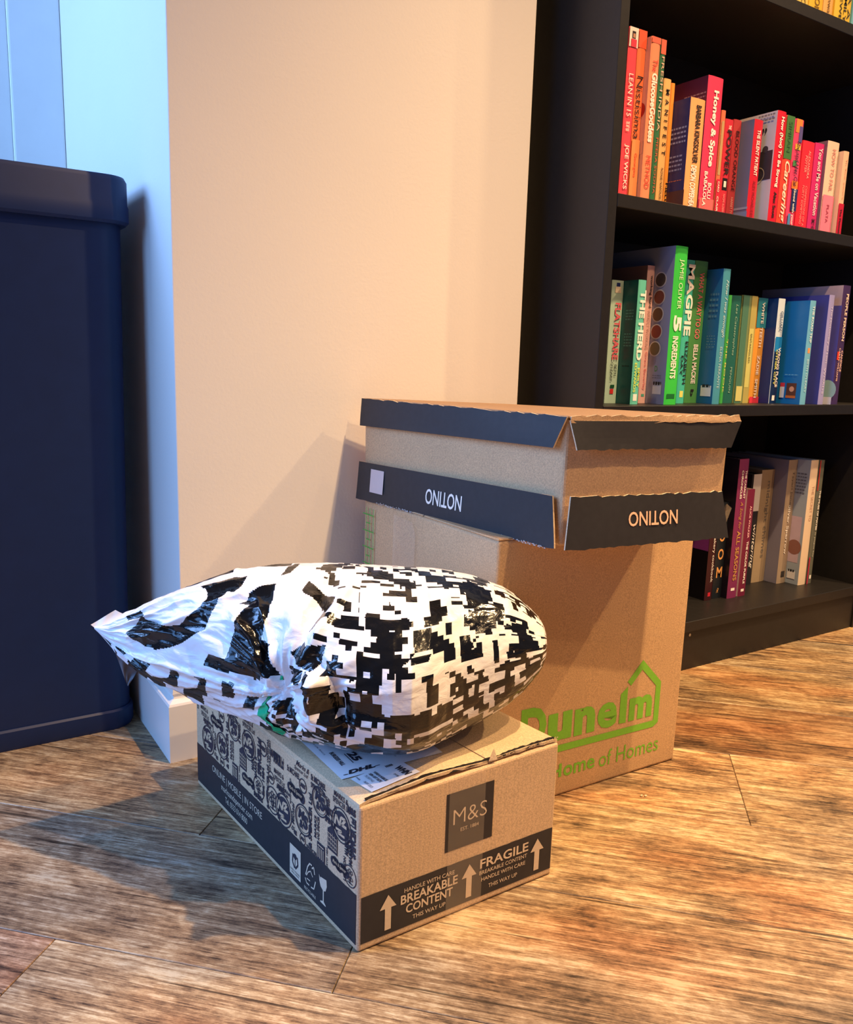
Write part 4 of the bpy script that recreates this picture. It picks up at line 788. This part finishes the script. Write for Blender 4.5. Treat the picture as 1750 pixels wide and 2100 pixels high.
if np.sum(Nn*(Q-ctr))<0: Nn=-Nn
def inpoly(x,y,poly):
    r=np.zeros(x.shape,bool); n=len(poly); j=n-1
    for i in range(n):
        xi,yi=poly[i]; xj,yj=poly[j]
        cnd=((yi>y)!=(yj>y)); xx=(xj-xi)*(y-yi)/((yj-yi) or 1e-9)+xi
        r^=cnd&(x<xx); j=i
    return r
def gauss(a,b,s0,t0,ws,wt): return np.exp(-((a-s0)/ws)**2-((b-t0)/wt)**2)
def ridge(v): return 1-np.abs(2*v-1)
# wrinkles
D=np.zeros_like(S)
endw=np.clip((S-.01)/.05,0,1)*np.clip((.94-S)/.03,0,1)
D+= .0030*(vnoise(S*9,TH*1.6,1)-.5)
D+= .0016*(vnoise(S*26+TH*1.5,TH*5,2)-.5)
D+= .0007*(vnoise(S*70,TH*16,3)-.5)
lf=np.clip((.46-S)/.12,0,1)
D+= lf*.0050*(ridge(vnoise(S*7+TH*.9,TH*3.2-S*9,4))**2-.35)
D+= lf*.0018*(ridge(vnoise(S*30,TH*9+S*8,5))-.5)
# creases radiating from the pinched fold
ds=(S-.405)*4.2; dt=TH+.05; ang=np.arctan2(dt,ds); rr=np.sqrt(ds**2+dt**2)
fan=ridge(vnoise(ang*3.6+20,rr*1.1,6))**2
D+= .0105*(fan-.45)*np.exp(-(rr/.75)**2)*np.clip(rr/.12,0,1)
D+= .0050*(ridge(vnoise(ang*7+5,rr*2.0,7))-.5)*np.exp(-(rr/.8)**2)
D-= .012*gauss(S,TH,.408,.02,.018,.22)
fac=gauss(S,TH,.435,-.05,.055,.5)
D+= fac*.0075*(ridge(vnoise(S*34+TH*2,TH*5-S*10,8))**1.5-.4)
# deep folds running up from the pinch to the top edge
def fold(s0,t0,s1,t1,w,a):
    global D
    vx,vy=(s1-s0)*4.2,t1-t0; l2=vx*vx+vy*vy; px,py=(S-s0)*4.2,TH-t0
    k=np.clip((px*vx+py*vy)/l2,0,1); q=np.sqrt((px-k*vx)**2+(py-k*vy)**2)
    D=D+a*np.exp(-(q/w)**2)*(np.sin(np.pi*np.clip(k,.04,.96))**.5)
fold(.41,.1,.50,1.45,.07,-.0075); fold(.43,.15,.53,1.25,.045,.0055); fold(.40,.2,.46,1.1,.05,.004)
fold(.455,-.15,.50,.25,.05,.009); fold(.47,.35,.53,.05,.05,-.007); fold(.505,.1,.53,-.2,.05,-.008); fold(.50,.2,.56,.5,.06,.005)
fold(.41,-.1,.47,-.15,.035,-.006); fold(.395,.35,.405,.0,.03,.006); fold(.30,.6,.39,.25,.05,.004); fold(.14,.4,.24,.75,.05,.004); fold(.11,.7,.2,.3,.04,-.0035)
# welded seam running along the lower left
sm=np.array(SEAM); sy=np.interp(S,sm[:,0],sm[:,1]); on=np.clip((S-.03)/.03,0,1)*np.clip((.395-S)/.02,0,1)
q=TH-sy; D+= on*.0040*np.exp(-(q/.045)**2)-on*.0026*np.exp(-((q+.13)/.08)**2)
thick=np.clip((zt_-zb_)/.05,0,1)
D*=endw*np.clip(thick+.25,0,1)
# rest flat on the lid, stay off the neighbour box
low=np.clip((z_-.1665)/.012,0,1)*1.0
D=np.where(D<0,D,D*np.maximum(low,np.where(S<.33,1,0)))
Q2=Q+Nn*D[...,None]
Q2[...,2]=np.where((S>.34)&(Q2[...,2]<.1668),.1668,Q2[...,2])
# ---- print pattern per face
SC=(S[:-1]+S[1:])/2; TC=TH[:-1]+math.pi/NT
prt=np.zeros(SC.shape)
# block pattern on the unrolled film, in metres
i0=NS*6//10; dl=np.linalg.norm(np.roll(Q[i0],-1,0)-Q[i0],axis=-1); arc=np.concatenate([[0],np.cumsum(dl)])[:-1]; arc=arc-arc[NT//2]
AR=np.broadcast_to((arc+dl/2)[None,:],SC.shape)
us=SC*AL+.18*AR*(SC-.6); ut=AR
def blocks(cs,ct,th,seed): return hsh(np.floor(us/cs),np.floor(ut/ct),seed)<th
c0=.0076
dens=vnoise(us*15,ut*12,21)
f1=blocks(c0,c0,.42,1); f2=blocks(c0*2,c0,.40,2); f3=blocks(c0,c0*2,.40,6); f4=blocks(c0*2,c0*2,.30,3); f5=blocks(c0*3,c0*3,.22,4)
pat=np.where(dens>.60,(f4)|(f5&f2)|(f2&f1),np.where(dens>.42,(f3&f1&blocks(c0*2,c0*2,.7,17))|(f2&blocks(c0*2,c0*3,.3,9)),(f1&blocks(c0*2,c0*2,.38,8))|(f5&f2&f3)))
c1=.0058
lowp=(blocks(c1,c1*2.2,.46,11)&~blocks(c1*2,c1,.15,12))|blocks(c1*2,c1,.24,13)|(blocks(c1*2,c1*3,.22,14))
front_low=(ut<.010)
pat=np.where(front_low,lowp,pat)
left=SC<.395+.06*np.clip(TC+.2,0,1.2)
left&=~((TC<-.35)&(SC>.375))
prt=np.where(left,0,pat).astype(float)
# hand placed shapes clear the random blocks round themselves first
def cellwise(c):
    uq=(np.floor(us/c)+.5)*c; tq=(np.floor(ut/c)+.5)*c
    return SC+(uq-us)/AL, np.interp(tq,arc,tt)
hand=np.zeros(SC.shape,bool); snap=np.zeros(SC.shape,bool); Sq,Tq=cellwise(.0062)
for P in BLACK:
    if np.mean([p[0] for p in P])>.47: snap|=inpoly(Sq,Tq,P)
    else: hand|=inpoly(SC,TC,P)
calm=(TC>-.05)&(TC<1.5)&(SC>.45)
prt=np.where(calm&(blocks(.0248,.0248,.45,61)),0,prt)
prt[snap|hand]=1
for P in WHITE[:1]+WHITE[1:]: prt[inpoly(SC,TC,P)]=0
# left underside and back: broad bars
bk=(SC<.40)&((TC<-.62)|(TC>1.7)); prt=np.where(bk,(hsh(np.floor(SC/.04),np.floor(TC/.5),31)<.42),prt)
gmask=np.zeros(SC.shape,bool)
for P in GREENS: gmask|=inpoly(SC,TC,P)
bmask=np.zeros(SC.shape,bool)
for P in BLUE: bmask|=inpoly(SC,TC,P)
prt[bmask&(SC<.46)&(hsh(np.floor(us/.02),np.floor(ut/.12),55)>.16)]=0
prt[bmask&~(TC<-.12)]=0
pmask=inpoly(SC,TC,PLEAT[0])
def film(name,white,black):
    m,nt,p=nodes(name)
    at=N(nt,'ShaderNodeAttribute',attribute_name='ink'); mx=N(nt,'ShaderNodeMixRGB'); mx.inputs[1].default_value=lin(white); mx.inputs[2].default_value=lin(black)
    L(nt,at,'Fac',mx,0); L(nt,mx,'Color',p,'Base Color')
    p.inputs['Roughness'].default_value=.17; p.inputs['Specular IOR Level'].default_value=.55
    rr=N(nt,'ShaderNodeMapRange'); rr.inputs['To Min'].default_value=.30; rr.inputs['To Max'].default_value=.15; L(nt,at,'Fac',rr,'Value'); L(nt,rr,'Result',p,'Roughness')
    p.inputs['Subsurface Weight'].default_value=0
    tc=N(nt,'ShaderNodeTexCoord'); mp=N(nt,'ShaderNodeMapping'); mp.inputs['Scale'].default_value=(1,1,2.2); mp.inputs['Rotation'].default_value=(.3,.2,.5)
    a=N(nt,'ShaderNodeTexNoise'); a.inputs['Scale'].default_value=38; a.inputs['Detail'].default_value=4; a.inputs['Distortion'].default_value=.6
    L(nt,tc,'Object',mp,'Vector'); L(nt,mp,'Vector',a,'Vector'); bump(nt,p,a,'Fac',.42,.004); return m
M_film=film('printed_film',(236,236,238),(16,16,18)); M_greenfilm=flat('green_film',(10,178,122),.28,.06,60,.5,0,.3)
bag=thing('mailing_bag',(.42,.80,.165),'plump glossy black and white block-print mailing bag lying across the patterned box','bag')
base=np.array([.42,.80,.165])
def grid_obj(name,Qm,mask,mat,ink=None,parent=bag):
    idx=np.arange((NS+1)*NT).reshape(NS+1,NT)
    a=idx[:-1,:]; b=idx[1:,:]; a2=np.roll(a,-1,1); b2=np.roll(b,-1,1)
    F=np.stack([a,b,b2,a2],-1)[mask]; used,inv=np.unique(F,return_inverse=True); F=inv.reshape(-1,4)
    V=(Qm.reshape(-1,3)[used]-base)
    me=bpy.data.meshes.new(name); me.vertices.add(len(V)); me.vertices.foreach_set('co',V.astype(np.float32).ravel())
    me.loops.add(F.size); me.loops.foreach_set('vertex_index',F.astype(np.int32).ravel()); me.polygons.add(len(F)); me.polygons.foreach_set('loop_start',np.arange(0,F.size,4,dtype=np.int32))
    me.polygons.foreach_set('loop_total',np.full(len(F),4,dtype=np.int32)) if False else None
    me.polygons.foreach_set('use_smooth',np.ones(len(F),bool))
    me.materials.append(mat); me.update(calc_edges=True)
    if ink is not None:
        at=me.attributes.new('ink','FLOAT','FACE'); at.data.foreach_set('value',ink[mask].astype(np.float32).ravel())
    o=bpy.data.objects.new(name,me); COL.objects.link(o); o.parent=parent; return o
body=grid_obj('bag_film',Q2,~gmask,M_film,prt)
grid_obj('green_lining',Q2+Nn*.0012,gmask,M_greenfilm)['label']='green inner film showing at the tear'
# gathered pleat standing off the front of the bag
Dp=.0075*ridge(vnoise(S*22+2,TH*2.2,41))**.7+.0035
pm_v=np.zeros(S.shape)
ee=np.zeros(pmask.shape); ee[pmask]=1
for _ in range(10): ee=(ee+np.roll(ee,1,0)+np.roll(ee,-1,0)+np.roll(ee,1,1)+np.roll(ee,-1,1))/5
pm_v[:-1]=np.clip((ee-.45)/.5,0,1)
pk=np.where(prt>0,1,0).astype(float)
pl=grid_obj('gathered_pleat',Q2+Nn*(Dp*pm_v+.0008)[...,None],pmask,M_film,pk)
# flattened seal tip and the torn grey corner at the left end
tipm=M_film
def sheet(name,pts,m,cols=14,rows=10,amp=.002,seed=1,th=.0006):
    a,b,c,d=[Vector(p) for p in pts]; V=[];F=[]; n=(b-a).cross(d-a).normalized()
    for t_ in (0,1):
        for j in range(rows+1):
            for i in range(cols+1):
                u,v=i/cols,j/rows; p=a.lerp(b,u).lerp(d.lerp(c,u),v)
                w=amp*(math.sin(u*7+seed)*math.sin(v*4+seed*2)+.5*math.sin(u*15+v*9+seed))
                V.append(p+n*(w+(th if t_ else 0)))
    k=(rows+1)*(cols+1)
    for t_ in (0,1):
        for j in range(rows):
            for i in range(cols):
                q=[t_*k+j*(cols+1)+i,t_*k+j*(cols+1)+i+1,t_*k+(j+1)*(cols+1)+i+1,t_*k+(j+1)*(cols+1)+i]; F.append(q if t_ else q[::-1])
    return meshobj(name,V,F,m,bag,smooth=True)
M_grey=flat('grey_film_inside',(98,98,104),.45,.05,60); M_white=flat('white_film',(238,236,232),.28,.02,60)
sheet('seal_tip',[(.1700,.945,.2735),(.1900,.930,.2530),(.2100,.925,.2800),(.1955,.938,.2890)],M_white,seed=2,amp=.0012)
sheet('torn_corner',[(.1880,.925,.2535),(.2150,.915,.2270),(.2010,.914,.2060),(.2000,.916,.2070)],M_grey,seed=3,amp=.0010)

# small debris on the floor by the tall brown box
cr=meshobj('paper_crumb',*join([hexa(box8(.8195,.8235,.7075,.7100,.0002,.0022),.0005,1),hexa(box8(.8245,.8285,.7045,.7075,.0002,.0018),.0005,1)]),M_edge,None,(.824,.707,0))
tag(cr,'tiny pale crumb of card on the boards in front of the tall brown box','crumb')
